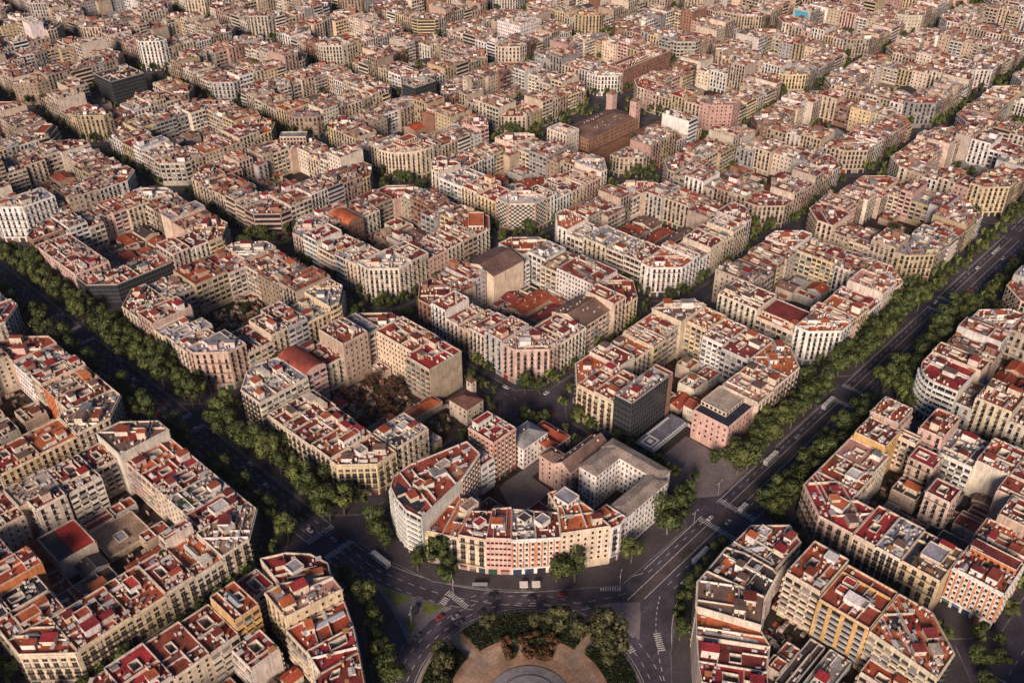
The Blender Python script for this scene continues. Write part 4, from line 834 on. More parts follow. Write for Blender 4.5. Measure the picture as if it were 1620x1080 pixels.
# convent wings of the schoolyard block: one thing, three roofed wings round a court
def convent():
    root = empty('convent_building', (85, 28, 0)); org = (85, 28, 0); rng = random.Random(5)
    tag(root, 'pale convent with grey-brown pitched roofs round a small dark court facing striped avenue', 'convent')
    for (x0, y0, x1, y1, ax) in ((62.5, 9.5, 96, 19.5, 'x'), (93.5, 13, 103, 49, 'y'), (75, 37.5, 101, 48.2, 'x')):
        w_ = MB(); S = Sink(False); h = 22.0; P = shrink(rect(x0, y0, x1, y1), .05)
        w_.quads([[(*P[k], 0), (*P[(k + 1) % 4], 0), (*P[(k + 1) % 4], h), (*P[k], h)] for k in range(4)], 'wall', WALL['white'])
        wo = w_.build('wing_wall', root, org)
        for k in range(4): facade(S, Frame(P[k], P[(k + 1) % 4]), h, 'grid2', WALL['white'], rng, True, False, org, 0)
        for nm, m in S.parts.items():
            if not m.empty():
                o = m.build(nm, wo, org)
                if nm == 'windows': o['kind'] = 'stuff'
        r_ = MB(); uu = np.array([1., 0]) if ax == 'x' else np.array([0., 1]); hx, hy = (x1 - x0) / 2, (y1 - y0) / 2
        if ax == 'y': hx, hy = hy, hx
        ridge(r_, ((x0 + x1) / 2, (y0 + y1) / 2), uu, hx + .4, hy + .4, h + .21, h + .22, h + 1.5 + (.1 if ax == 'y' else 0), None, None, 'roof', (.29, .235, .20), hip=hy); r_.build('wing_roof', root, org)
convent()
# villa with a small tower in the garden of the villa block
def villa():
    root = empty('garden_villa', (84, 137, 0)); org = (84, 137, 0); rng = random.Random(9)
    tag(root, 'sandy villa with dark hipped roof and slim corner tower beside the walled garden', 'villa')
    for nm, (x0, y0, x1, y1), h, rise in (('main_wall', (77, 130, 90, 144), 11.5, 3.2), ('tower', (90.2, 139.5, 94, 143.5), 18, 2.2), ('porch', (80, 127, 85, 129.9), 4, .6)):
        m = MB(); S = Sink(False); P = rect(x0, y0, x1, y1)
        m.quads([[(*P[k], 0), (*P[(k + 1) % 4], 0), (*P[(k + 1) % 4], h), (*P[k], h)] for k in range(4)], 'wall', WALL['sand']); wo = m.build(nm, root, org)
        for k in range(4): facade(S, Frame(P[k], P[(k + 1) % 4]), h, 'grid', WALL['sand'], rng, True, False, org, 0)
        for n2, m2 in S.parts.items():
            if not m2.empty():
                o = m2.build(n2, wo, org)
                if n2 == 'windows': o['kind'] = 'stuff'
        r_ = MB(); ridge(r_, ((x0 + x1) / 2, (y0 + y1) / 2), np.array([0., 1]), (y1 - y0) / 2 + .4, (x1 - x0) / 2 + .4, h + .21, h + .22, h + rise, None, None, 'roof', (.13, .06, .05), hip=(x1 - x0) / 2); r_.build('roof', wo, org)
villa()
# low flat library in front of the dark slab
def library():
    root = empty('flat_library', (140, 43, 0)); org = (140, 43, 0); tag(root, 'low flat-roofed library with pale roof frame and glass sides beside the dark slab', 'library')
    m = MB(); m.box(125, 38.5, 0, 155, 47.5, 6.5, 'glass', (.04, .05, .05)); m.build('glass_wall', root, org)
    m = MB(); m.box(123.5, 37, 6.5, 156.5, 49, 7.3, 'paint', (.5, .5, .52), (.16, .155, .19), 'roof'); m.build('roof', root, org)
    m = MB()
    for k in range(14): m.box(125 + k * 2.2, 37.6, 7.3, 126.2 + k * 2.2, 38.8, 7.7, 'paint', (.5, .5, .52))
    for k in range(10): m.box(133 + k * 2.0, 47.2, 7.3, 134.2 + k * 2.0, 48.4, 7.7, 'paint', (.5, .5, .52))
    m.build('roof_vents', root, org, kind='stuff')
    m = MB()
    for a in (rect(125, 40, 133, 40.5), rect(125, 46, 133, 46.5), rect(125, 40.5, 125.5, 46), rect(132.5, 40.5, 133, 46)): m.prism(a, 7.3, 7.9, 'paint', (.55, .55, .56))
    m.box(128, 42, 7.3, 130.5, 44.5, 7.9, 'paint', (.6, .6, .6)); m.build('skylight_frame', root, org)
library()

# ------------------------------------------------------------------ ground, pavements, roads
def struct(name, mb, kind='structure'): return mb.build(name, kind=kind)
g = MB(); g.ngon([(-1500, -1500, 0), (3500, -1500, 0), (3500, 3500, 0), (-1500, 3500, 0)], 'asphalt', (.068, .058, .076)); struct('ground', g)
PAVE = {(0, 0): [(-21, 106), (-19, 88), (-13, 62), (0, 42), (16, 22), (45, -3.5), (96, -4.5), (108, 8), (108, 99), (97, 110), (-5, 110)],
        (-1, 0): [(-170, 20), (-78, 20), (-62, 48), (-50, 68), (-43, 84), (-41, 100), (-52, 115), (-158, 115), (-170, 103)],
        (0, -1): [(0, -72), (14, -54), (30, -42), (46, -33), (60, -26.5), (98, -26.5), (108, -33), (116, -46), (116, -130), (103, -142), (0, -142)]}
PT = (.068, .058, .066)
for (ij, bd, pl) in BLOCKS:
    i, j = ij; x0, y0, x1, y1 = bd
    l, r, b, t = 4.6, 4.6, 4.6, 4.6
    if i == 0: l = 15.5
    if i == -1: r = 13.5
    if j == 0: b = 13.5
    if j == -1: t = 13.5
    pv = PAVE.get(ij) or octagon(x0 - l, y0 - b, x1 + r, y1 + t, 15)
    m = MB(); m.prism(pv, 0.0, .14, 'paving', (.16, .15, .15), 'paving', PT); o = struct('pavement', m)
    if ij in NEAR or j in (0, -1):                     # kerb stones round the pavement
        m = MB()
        for k in range(len(pv)):
            f = Frame(pv[k], pv[(k + 1) % len(pv)]); n_ = max(1, int(f.L / 1.5)); kt = np.array([(.17 * q_, .16 * q_, .16 * q_) for q_ in np.random.RandomState(k).uniform(.75, 1.2, n_)])
            V = np.array([[(s * f.L / n_, -.55, .146), ((s + .94) * f.L / n_, -.55, .146), ((s + .94) * f.L / n_, -.05, .146), (s * f.L / n_, -.05, .146)] for s in range(n_)]); m.quads(f.w(V), 'paving', kt)
        m.build('kerb', o, kind='stuff')
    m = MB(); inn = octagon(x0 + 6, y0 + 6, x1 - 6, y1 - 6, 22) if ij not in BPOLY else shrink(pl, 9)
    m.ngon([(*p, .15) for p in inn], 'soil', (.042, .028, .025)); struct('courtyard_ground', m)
def flat(name, pts, z, m_, tint):
    m = MB(); m.ngon([(*p, z) for p in pts], m_, tint); return struct(name, m)
flat('schoolyard_ground', [(42, 59), (70, 62), (71, 76), (84, 76), (84, 82), (71, 83), (54, 84)], .16, 'paving', (.15, .135, .13))
flat('villa_garden_ground', rect(26, 146.5, 75, 204), .16, 'soil', (.09, .05, .04))
flat('court_garden_ground', rect(27, 285, 73, 341), .16, 'soil', (.035, .032, .018))
flat('palace_forecourt', [(112, 8), (126, -3.5), (152, -3.5), (153.5, 36), (124, 36), (112, 24)], .16, 'paving', (.17, .145, .15))
flat('brown_esplanade', [(388, 282), (514, 282), (514, 317), (388, 317)], .16, 'soil', (.20, .10, .06))
# the striped avenue (along x) and the tree-lined avenue (along y)
flat('bus_lane', [(42, -15.6), (1000, -15.6), (1000, -10.4), (38, -10.4)], .008, 'asphalt', (.085, .066, .068))
WH = (.54, .52, .52)
def stripes(name, segs, wd=.22, z=.014):
    m = MB()
    for (xa, ya, xb, yb) in segs:
        f = Frame((xa, ya), (xb, yb)); V = np.array([[(0, -wd / 2, z), (f.L, -wd / 2, z), (f.L, wd / 2, z), (0, wd / 2, z)]]); m.quads(f.w(V), 'marking', WH)
    return struct(name, m)
def dash(x0, y0, x1, y1, on=3.0, off=4.0):
    f = Frame((x0, y0), (x1, y1)); out = []; s = 0
    while s < f.L: a = f.p + f.d * s; b = f.p + f.d * min(f.L, s + on); out.append((*a, *b)); s += on + off
    return out
cross_x = [(108, 121), (241, 254), (374, 387), (507, 520)]
def broken(fixed, axis, gaps, s0, s1):
    out = []; s = s0
    for a, b in gaps:
        if a > s0: out.append((s, a)); s = b
    out.append((s, s1)); return [((p, fixed, q, fixed) if axis == 'x' else (fixed, p, fixed, q)) for p, q in out if q > p]
stripes('lane_marking', broken(-10.4, 'x', cross_x, 40, 900) + broken(-15.6, 'x', cross_x, 46, 900) + broken(-5.0, 'x', cross_x, 60, 900) + broken(-25.6, 'x', cross_x, 60, 900), .3)
stripes('lane_marking', [s for y in (-7.6, -18.6, -22) for x0, x1 in ((60, 106), (124, 238), (256, 372), (390, 505), (522, 640)) for s in dash(x0, y, x1, y)], .25)
cross_y = [(110, 123), (238, 251), (364, 382), (495, 512)]
stripes('lane_marking', broken(-37.6, 'y', cross_y, 98, 800) + broken(-22.2, 'y', cross_y, 100, 800), .25)
stripes('lane_marking', [s for x in (-26, -30, -34) for y0, y1 in ((84, 108), (124, 236), (252, 362), (384, 494), (514, 640)) for s in dash(x, y0, x, y1)], .25)
def zebra(x0, y0, x1, y1, along):
    m = MB()
    if along == 'x':                                   # stripes side by side along x
        s = x0
        while s < x1: m.quad((s, y0, .02), (s + .5, y0, .02), (s + .5, y1, .02), (s, y1, .02), 'marking', WH); s += 1.1
    else:
        s = y0
        while s < y1: m.quad((x0, s, .02), (x1, s, .02), (x1, s + .5, .02), (x0, s + .5, .02), 'marking', WH); s += 1.1
    return struct('crosswalk', m)
for y in (108, 122.5, 237, 251, 363, 382): zebra(-37.5, y, -22.5, y + 3.2, 'x')
for x in (104, 122, 238, 254, 371, 388): zebra(x, -25, x + 3.2, -5, 'y')
for y0 in (235.5, 366): zebra(-4.5, y0, -1.5, y0 + 16, 'y')
for x0 in (103.5, 237): zebra(x0, 9.5, x0 + 17, 12.5, 'x')
m = MB(); arng = random.Random(3)                     # repaired strips of asphalt
for k in range(150):
    t_ = jit(arng.choice(((.048, .042, .054), (.090, .077, .098), (.080, .069, .087))), arng); lx, ly = arng.uniform(2, 14), arng.uniform(.8, 2.6)
    if k % 3 == 0: x, y = arng.uniform(-37, -24), arng.uniform(80, 500); lx, ly = ly, lx
    elif k % 3 == 1: x, y = arng.uniform(45, 600), arng.uniform(-25, -6)
    else: a_ = R(arng.uniform(-60, 170)); r_ = arng.uniform(50, 64); x, y = -30 + r_ * math.cos(a_), -14 + r_ * math.sin(a_)
    z_ = .0025 + .000035 * k; m.quad((x, y, z_), (x + lx, y, z_), (x + lx, y + ly, z_), (x, y + ly, z_), 'asphalt', t_)
o = m.build('asphalt_patches', kind='structure')
# side-street markings
stripes('lane_marking', dash(113.5, -175, 113.5, -44) + dash(20, -152, 200, -152) + [(116, -165, 160, -165), (113, -146, 113, -152)], .25)
stripes('lane_marking', [s for i in (1, 2, 3) for a, b in ((12, 100), (126, 232)) for s in dash(LX(i) - 10.2, a, LX(i) - 10.2, b)], .2)

# the roundabout
PC = (-30.0, -14.0)
def circ(r, a0=0, a1=360, n=72): return arc(PC[0], PC[1], r, a0, a1, n)
def ringsector(m, r0, r1, a0, a1, z0, z1, m_, tint, n=40):
    A, Bq = circ(r0, a0, a1, n), circ(r1, a0, a1, n)
    for k in range(n):
        m.quad((*A[k], z1), (*Bq[k], z1), (*Bq[k + 1], z1), (*A[k + 1], z1), m_, tint)
        if z1 > z0:
            m.quad((*Bq[k], z0), (*Bq[k + 1], z0), (*Bq[k + 1], z1), (*Bq[k], z1), m_, tint); m.quad((*A[k + 1], z0), (*A[k], z0), (*A[k], z1), (*A[k + 1], z1), m_, tint)
m = MB(); ringsector(m, 46.9, 48, 0, 360, 0, .16, 'paving', (.28, .25, .22), 90); struct('roundabout_kerb', m)
m = MB(); m.ngon([(*p, .12) for p in circ(46.9)[:-1]], 'soil', (.32, .20, .135)); struct('roundabout_ground', m)
m = MB(); ringsector(m, 24, 31, 0, 360, .125, .128, 'soil', (.36, .25, .18), 60); struct('sand_path', m)
m = MB()
for a in (88, 2, -88, 178): 
    f = Frame(PC, (PC[0] + 50 * math.cos(R(a)), PC[1] + 50 * math.sin(R(a)))); m.quads(f.w(np.array([[(24, -1.8, .134), (46.9, -1.8, .134), (46.9, 1.8, .134), (24, 1.8, .134)]])), 'paving', (.30, .22, .17))
struct('garden_path', m)
m = MB(); m.prism(circ(18)[:-1], .13, .5, 'paving', (.30, .27, .25), 'paving', (.22, .205, .215)); m.prism(circ(13)[:-1], .5, .9, 'paving', (.30, .27, .25), 'paving', (.25, .235, .24)); o = m.build('monument_plinth')
tag(o, 'round grey stepped stone plinth at the centre of the roundabout garden', 'plinth')
# ring-road markings
def arcseg(r, a0, a1, on, off):
    out = []; a = a0; da = math.degrees(1 / r)
    while a < a1:
        b = min(a1, a + on * da); n = max(1, int((b - a) / 4)); P = circ(r, a, b, n); out += [(*P[k], *P[k + 1]) for k in range(n)]; a = b + off * da
    return out
stripes('ring_marking', arcseg(52, -60, 160, 2.5, 3.5) + arcseg(56.5, -60, 160, 2.5, 3.5) + arcseg(61, 60, 160, 2.5, 3.5), .25)
stripes('ring_marking', arcseg(48.9, -80, 180, 400, 0), .2)
# sweeping lanes from the tree-lined avenue past the facade to the striped avenue
def curve(pts, n=24):
    P = np.array(pts, float); out = []
    for k in range(n + 1):
        t = k / n; a = [(1 - t) ** 3, 3 * t * (1 - t) ** 2, 3 * t * t * (1 - t), t ** 3]; out.append(tuple(sum(x * p for x, p in zip(a, P))))
    return out
def poly_stripes(name, pts, wd=.25, skip=0):
    stripes(name, [(*pts[k], *pts[k + 1]) for k in range(len(pts) - 1) if not (skip and k % 2)], wd)
poly_stripes('lane_marking', curve([(-22, 98), (-18, 62), (5, 18), (58, -6)], 30))
poly_stripes('lane_marking', curve([(-26, 92), (-22, 56), (2, 12), (46, -9)], 40), .25, 1)
poly_stripes('lane_marking', curve([(-30, 88), (-26, 52), (-4, 14), (40, -10.5)], 40), .25, 1)
poly_stripes('lane_marking', curve([(60, -25.8), (44, -30), (28, -42), (12, -60)], 24), .3)
poly_stripes('lane_marking', curve([(52, -20), (38, -26), (26, -36), (8, -58)], 30), .3, 1)
zebra(-14, 40, -11, 53, 'y')
for k, (p, a) in enumerate((((-24, 47), 100), ((20, -20), -15), ((33, -30), -40), ((36, 2), 40))):
    m = MB(); f = Frame(p, (p[0] + math.cos(R(a)), p[1] + math.sin(R(a))))
    for q in range(9): m.quads(f.w(np.array([[(0, q * 1.1, .022), (3.2, q * 1.1, .022), (3.2, q * 1.1 + .55, .022), (0, q * 1.1 + .55, .022)]])), 'marking', WH)
    struct('crosswalk', m)
# traffic islands
def island(name, poly, label, parts, tint=(.17, .15, .155)):
    m = MB(); m.prism(poly, 0, .15, 'paving', (.3, .28, .26), 'paving', tint); o = m.build(name); tag(o, label, 'traffic island')
    c = centroid(poly)
    for pg in parts:
        q = MB(); q.prism(shrink(pg, .8), .15, .28, 'leaf', (.17, .20, .05)); q.build('lawn', o)
    return o
island('traffic_island', [(-32, 84), (-29, 72), (-24, 60), (-17.5, 44.5), (-29, 46.5), (-44, 44), (-38, 60), (-33.5, 74)], 'long paved traffic island with lawn triangles at the end of the tree-lined avenue',
       ([(-31.8, 80), (-29.5, 72), (-25.5, 62), (-34, 63), (-33, 72)], [(-23.5, 57), (-19, 47), (-27.5, 48.5), (-29, 53)], [(-36, 56), (-34, 49), (-41.5, 46.5)]))
island('traffic_island', [(27.5, -1.5), (37, -9), (43, -15.5), (36, -21), (26.5, -27.5), (25.5, -15)], 'bare triangular paved traffic island between roundabout and striped avenue', (), (.21, .175, .185))

# ------------------------------------------------------------------ trees
def leaf_mesh(seed, rx, rz, n, size, base, clumps=11):
    rng = np.random.RandomState(seed); mb = MB()
    C = rng.normal(size=(clumps, 3)); C /= np.linalg.norm(C, axis=1)[:, None]; C *= rng.uniform(.35, .78, (clumps, 1)); rad = rng.uniform(.28, .5, clumps)
    k = rng.randint(clumps, size=n); D = rng.normal(size=(n, 3)); D /= np.linalg.norm(D, axis=1)[:, None]
    P = (C[k] + D * rad[k][:, None] * rng.uniform(.72, 1.05, (n, 1))) * np.array([rx, rx, rz])
    U = rng.normal(size=(n, 3)); U -= (U * D).sum(1)[:, None] * D * .8; U /= np.linalg.norm(U, axis=1)[:, None]; Vv = np.cross(D, U); s = size * rng.uniform(.6, 1.25, (n, 1))
    V = np.stack([P - U * s - Vv * s * .7, P + U * s - Vv * s * .7, P + U * s + Vv * s * .7, P - U * s + Vv * s * .7], 1)
    tone = np.array(base) * rng.uniform(.55, 1.45, (n, 1)) * (1 + .25 * rng.normal(size=(clumps, 1))[k].clip(-1.2, 1.6)); mb.quads(V, 'leaf', tone.clip(.004, .5)); return mb
def trunk_mesh(hgt, r, seed, crown_r):
    rng = random.Random(seed); mb = MB(); N = 7
    def tube(p, q, r0, r1):
        p, q = np.array(p, float), np.array(q, float); d = q - p; d /= np.linalg.norm(d); a = np.cross(d, (0, 0, 1.) if abs(d[2]) < .9 else (1., 0, 0)); a /= np.linalg.norm(a); b = np.cross(d, a)
        for k in range(N):
            t0, t1 = 2 * math.pi * k / N, 2 * math.pi * (k + 1) / N; e0, e1 = a * math.cos(t0) + b * math.sin(t0), a * math.cos(t1) + b * math.sin(t1)
            mb.quad(p + e0 * r0, p + e1 * r0, q + e1 * r1, q + e0 * r1, 'bark', (.14, .115, .09))
    f = (rng.uniform(-.3, .3), rng.uniform(-.3, .3), hgt); tube((0, 0, 0), f, r, r * .7)
    for k in range(5):
        a = 2 * math.pi * k / 5 + rng.uniform(-.4, .4); tube(f, (f[0] + crown_r * .6 * math.cos(a), f[1] + crown_r * .6 * math.sin(a), hgt + rng.uniform(2, 4.5)), r * .5, r * .15)
    return mb.mesh('trunk')
GREEN = (.088, .108, .032)
CROWN = [leaf_mesh(s, rx, rz, 1500, .34, b).mesh('crown') for s, rx, rz, b in ((1, 4.9, 4.6, GREEN), (2, 5.3, 4.3, (.075, .096, .028)), (3, 4.6, 4.9, (.105, .122, .036)), (4, 5.6, 4.6, (.082, .105, .032)), (5, 4.4, 4.2, (.066, .086, .027)))]
TRUNK = [trunk_mesh(5, .32, s, 4.5) for s in (1, 2)]
BROWNC = [leaf_mesh(s, 4.2, 3.2, 900, .26, (.11, .062, .04), 9).mesh('crown') for s in (11, 12)]
OLIVE = [leaf_mesh(s, 5.2, 4.2, 1300, .36, (.085, .085, .036)).mesh('crown') for s in (21, 22)]
BUSH = [leaf_mesh(s, 2.2, 1.4, 260, .28, b, 7).mesh('foliage') for s, b in ((31, (.05, .07, .02)), (32, (.13, .065, .03)), (33, (.035, .05, .018)))]
trng = random.Random(77); NT = 0
def tree(x, y, label, group, kind='green', s=1.0, name='plane_tree'):
    global NT
    r = empty(name, (x, y, .14), trng.uniform(0, 6.28)); k = s * trng.uniform(.72, 1.2); r.scale = (k, k, k * trng.uniform(.92, 1.1))
    cm = trng.choice(dict(green=CROWN, brown=BROWNC, olive=OLIVE)[kind]); inst('crown', cm, r, (0, 0, 8.2 if kind != 'brown' else 5.6)); inst('trunk', TRUNK[NT % 2], r, (0, 0, 0), 0, (1, 1, 1 if kind != 'brown' else .6))
    tag(r, label, 'tree', group); NT += 1; return r
def row(x0, y0, x1, y1, n, where, group, jx=1.8, skip=.14, **k):
    q = [t for t in range(n) if trng.random() >= skip]
    for o_, t in enumerate(q):
        f = t / max(1, n - 1); tree(x0 + (x1 - x0) * f + trng.uniform(-jx, jx), y0 + (y1 - y0) * f + trng.uniform(-jx, jx), f'green plane tree, {ORD[o_]} from lower end of {where}', group, **k)
for (ya, yb, nm) in ((126, 232, 'villa'), (256, 362, 'arcade-corner'), (386, 492, 'glass-corner')):
    for x, w_ in ((-19, 'roadway'), (-12, 'house-side')):
        row(x, ya, x, yb, 12, f'{w_} row on tree-lined avenue by {nm} block', f'avenue trees at {nm} block', s=1.48)
for (ya, yb, nm) in ((130, 236, 'orange-courtyard'), (258, 362, 'navy-roof'), (388, 470, 'avenue-end')):
    row(-42.5, ya, -42.5, yb, 13, f'tree-lined avenue row beside {nm} block', f'avenue trees at {nm} block', jx=2.2, s=1.4)
for (xa, xb, nm) in ((140, 232, 'palace'), (262, 362, 'stepped-terrace')):
    for y, w_ in ((3.2, 'house-side'), (-1.8, 'roadway')): row(xa + (y < 0) * 4, y, xb, y, 11, f'{w_} row on striped avenue by {nm} block', f'striped avenue trees at {nm} block', jx=2.0, s=1.62)
for (xa, xb, nm) in ((128, 234, 'black-courtyard-roof'), (262, 366, 'round-corner')):
    for y, w_ in ((-28.0, 'roadway'), (-33.5, 'house-side')): row(xa, y, xb, y, 12, f'{w_} row on striped avenue by {nm} block', f'striped avenue trees at {nm} block', jx=2.0, s=1.58)
for x, y, t in ((-12, 101, 'beside the round white building, nearest the villa block corner'), (-15, 93, 'between the round white building and the parked bus'), (-13, 72, 'at the lower-left end of the curved facade, behind the bus'), (-6, 64, 'in front of the yellow facade of the schoolyard block'), (-8.5, 55, 'in front of the cream facade left of the pink building'),
                (26, 20, 'in front of the striped facade right of the two kiosks'), (32, 14, 'in front of the cream facade of the schoolyard block'), (59, 2, 'before the white house beside the convent'), (86, .5, 'before the right half of the convent front'), (93, 0, 'at the convent corner nearest the striped avenue junction'), (99, 4, 'at the outer corner of the convent pavement'), (103, 22, 'in the side street beside the convent wing')):
    tree(x, y, 'big green plane tree ' + t, 'trees before the schoolyard block', s=1.75 if x > 80 else 1.45)
for k, (x, y) in enumerate(((-43, 90), (-43.5, 80), (-45, 72), (-47, 64), (-51, 57), (-55, 50), (-60, 43), (-62, 34))): tree(x, y, f'green plane tree, {ORD[k]} from top of curved row between traffic-island block and roundabout', 'trees beside the traffic-island block', s=1.3)
for k, (x, y) in enumerate(((88, -29), (78, -28.8), (70, -29), (61, -28.6), (54, -30), (46, -35), (38, -40.5))): tree(x, y, f'green plane tree, {ORD[k]} from top of pavement row beside orange-terrace block', 'trees beside the orange-terrace block', s=1.1)
for x, y, t in ((8, -10, 'nearest the striped avenue'), (11, -20, 'on the right rim'), (3, 0, 'behind the brown bushes on the right'), (6, -27, 'lower on the right rim')): tree(x, y, 'large olive-green tree in the roundabout garden, ' + t, 'garden trees', 'olive', 1.75, 'garden_tree')
for x, y, t in ((-46, 21, 'on the left rim'), (-51, 15, 'behind the left hedge'), (-40, 26, 'left of the garden path')): tree(x, y, 'dark olive tree in the roundabout garden ' + t, 'garden trees', 'olive', 1.15, 'garden_tree')
for x, y, t in ((-15, 24, 'leftmost inside the far hedge'), (0, 9, 'in the middle of the far hedge')): tree(x, y, 'small olive tree in the roundabout garden ' + t, 'garden trees', 'olive', .7, 'garden_tree')
for k in range(30):
    a = trng.uniform(30, 200); x, y = 31 + trng.uniform(0, 42), 165 + trng.uniform(0, 34); tree(x, y, 'leafless-looking brown tree in the walled garden of the villa block', 'brown garden trees at the villa', 'brown', .95, 'garden_tree')
for k, (x, y) in enumerate(((60, 139), (66, 134), (70, 143), (47, 147), (95, 128), (97, 134))): tree(x, y, 'small dark tree in the grounds around the villa', 'trees around the villa', 'green', .55, 'garden_tree')
for k, (x, y) in enumerate(((114, 34), (118, 28), (120, 20), (149, 8), (144, 12))): tree(x, y, 'small green tree around the forecourt of the pink palace', 'forecourt trees', 'green', .95, 'garden_tree')
for i in (1, 2, 3):
    for j in (1, 2, 3):
        X, Y = LX(i) - 10, BY(j) - 10
        nk = NICK.get((i, j)); wh_ = f'at the junction below the lower corner of {nk} block' if nk else 'at a farther junction beyond the labelled inner blocks'
        if not nk: wh_ = 'at a farther inner junction among pale chamfered corners'
        for dx, dy in ((7, 13), (13, 7), (-7, 14), (13, -7), (-13, -6), (-6, -13)):
            if trng.random() < .75: tree(X + dx, Y + dy, 'dark green street tree ' + wh_, 'street trees at inner junctions', 'green', 1.1, 'street_tree')
for k in range(9): tree(trng.uniform(31, 69), trng.uniform(290, 336), 'dark garden tree in the open court of arcade-corner block', 'court trees of arcade-corner block', 'green', .6, 'garden_tree')
for k, (x, y) in enumerate(((112, -140), (120, -147), (128, -143), (104, -146))): tree(x, y, f'green street tree, {ORD[k]} of the few by the junction at the lower right edge', 'lower right junction trees', 'green', 1.0, 'street_tree')
print('trees', NT)
# distant street trees as one mass
lo = [leaf_mesh(s, 3.6, 3.4, 70, 1.0, GREEN, 8).q[0] for s in (41, 42, 43)]
ft = MB(); frng = random.Random(8)
for (ij, bd, pl) in BLOCKS:
    x0, y0, x1, y1 = bd; i, j = ij
    sides = []
    if i != 0 : sides.append([(x0 - 3.4, y) for y in np.arange(y0 + 14, y1 - 10, 9)])
    if j != 0: sides.append([(x, y0 - 3.4) for x in np.arange(x0 + 14, x1 - 10, 9)])
    if i != -1: sides.append([(x1 + 3.4, y) for y in np.arange(y0 + 14, y1 - 10, 9)])
    if j != -1: sides.append([(x, y1 + 3.4) for x in np.arange(x0 + 14, x1 - 10, 9)])
    sides.append([(x0 + 2, y0 + 2), (x1 - 2, y1 - 2), (x0 + 2, y1 - 2), (x1 - 2, y0 + 2)])
    inner = [(frng.uniform(x0 + 32, x1 - 32), frng.uniform(y0 + 32, y1 - 32)) for _ in range(5)] if ij not in NEAR else []
    if j in (0, -1) and i >= 3: sides += [[(x, y0 - 6 if j == 0 else y1 + 6) for x in np.arange(x0, x1, 7)], [(x, y0 - 11 if j == 0 else y1 + 10.5) for x in np.arange(x0, x1, 7)]]
    for (x, y) in [p for s_ in sides for p in s_] + inner:
        if frng.random() < .35 or not inview([(x, y)], 10, 10): continue
        if ij in ((0, 0), (-1, 0), (0, -1)) and (x < 100 and y < 100 and x > -60): continue
        V, mm, t = lo[frng.randrange(3)]; k = frng.uniform(.8, 1.45); ft.quads(V * k + np.array([x, y, 5.5 * k + 1.5]), 'leaf', t * frng.uniform(.8, 1.35))
o = ft.build('side_street_trees', kind='stuff'); tag(o, 'rows of dark green trees lining the narrow side streets between blocks', 'street trees')
# hedges and bushes of the roundabout
def hedge(r0, r1, a0, a1, label, h=1.6):
    root = empty('hedge', (PC[0] + (r0 + r1) / 2 * math.cos(R((a0 + a1) / 2)), PC[1] + (r0 + r1) / 2 * math.sin(R((a0 + a1) / 2)), 0)); org = tuple(root.location); tag(root, label, 'hedge')
    m = MB(); ringsector(m, r0, r1, a0, a1, .12, h, 'leaf', (.014, .019, .009), 24); m.build('hedge_body', root, org)
    rng = np.random.RandomState(int(a0 + 500)); n = int((a1 - a0) * (r1 - r0) * 9); a = np.radians(rng.uniform(a0, a1, n)); r = rng.uniform(r0, r1, n); P = np.stack([PC[0] + r * np.cos(a), PC[1] + r * np.sin(a), h + rng.uniform(-.3, .5, n)], 1)
    U = rng.normal(size=(n, 3)); U /= np.linalg.norm(U, axis=1)[:, None]; W_ = np.cross(U, rng.normal(size=(n, 3))); W_ /= np.linalg.norm(W_, axis=1)[:, None]; s = rng.uniform(.2, .5, (n, 1))
    m = MB(); m.quads(np.stack([P - U * s - W_ * s, P + U * s - W_ * s, P + U * s + W_ * s, P - U * s + W_ * s], 1), 'leaf', np.array((.026, .036, .013)) * rng.uniform(.5, 1.6, (n, 1))); m.build('leaves', root, org)
hedge(33, 45.5, 6, 83, 'broad dark hedge along the far rim of the roundabout garden'); hedge(34, 45.5, 93, 172, 'dark hedge along the left rim of the roundabout garden'); hedge(34, 45.5, -70, -2, 'dark hedge along the right rim of the roundabout garden')
brng = random.Random(4)
for k in range(38):
    a = R(brng.uniform(22, 66)); r = brng.uniform(22, 32.5); x, y = PC[0] + r * math.cos(a), PC[1] + r * math.sin(a)
    b = empty('bush', (x, y, .13), brng.uniform(0, 6)); s = brng.uniform(1.0, 1.9); b.scale = (s, s, s); inst('foliage', BUSH[1 if brng.random() < .8 else 0], b, (0, 0, 1.1)); tag(b, 'rust-brown rounded bush in the cluster between far hedge and stone plinth', 'bush', 'rust-brown bushes of the roundabout')

# ------------------------------------------------------------------ vehicles
def wheel_mesh(r, w_):
    m = MB(); N = 10; P = [(r * math.cos(2 * math.pi * k / N), r * math.sin(2 * math.pi * k / N)) for k in range(N)]
    for k in range(N): (a, b), (c, d) = P[k], P[(k + 1) % N]; m.quad((a, -w_, b), (c, -w_, d), (c, w_, d), (a, w_, b), 'iron', (.015, .015, .015))
    for s in (-1, 1): m.ngon([(a, s * w_, b) for a, b in P], 'iron', (.03, .03, .03)); m.ngon([(a * .55, s * (w_ + .01), b * .55) for a, b in P], 'paint', (.35, .35, .36))
    return m.mesh('wheel')
def loft(sections, m_, tint):
    m = MB()
    for (x0, w0, za0, zb0), (x1, w1, za1, zb1) in zip(sections, sections[1:]):
        m.quads([[(x0, -w0, zb0), (x1, -w1, zb1), (x1, w1, zb1), (x0, w0, zb0)], [(x0, -w0, za0), (x1, -w1, za1), (x1, -w1, zb1), (x0, -w0, zb0)], [(x0, w0, za0), (x1, w1, za1), (x1, w1, zb1), (x0, w0, zb0)]], m_, tint)
    for x, w_, a, b in (sections[0], sections[-1]): m.quad((x, -w_, a), (x, w_, a), (x, w_, b), (x, -w_, b), m_, tint)
    return m
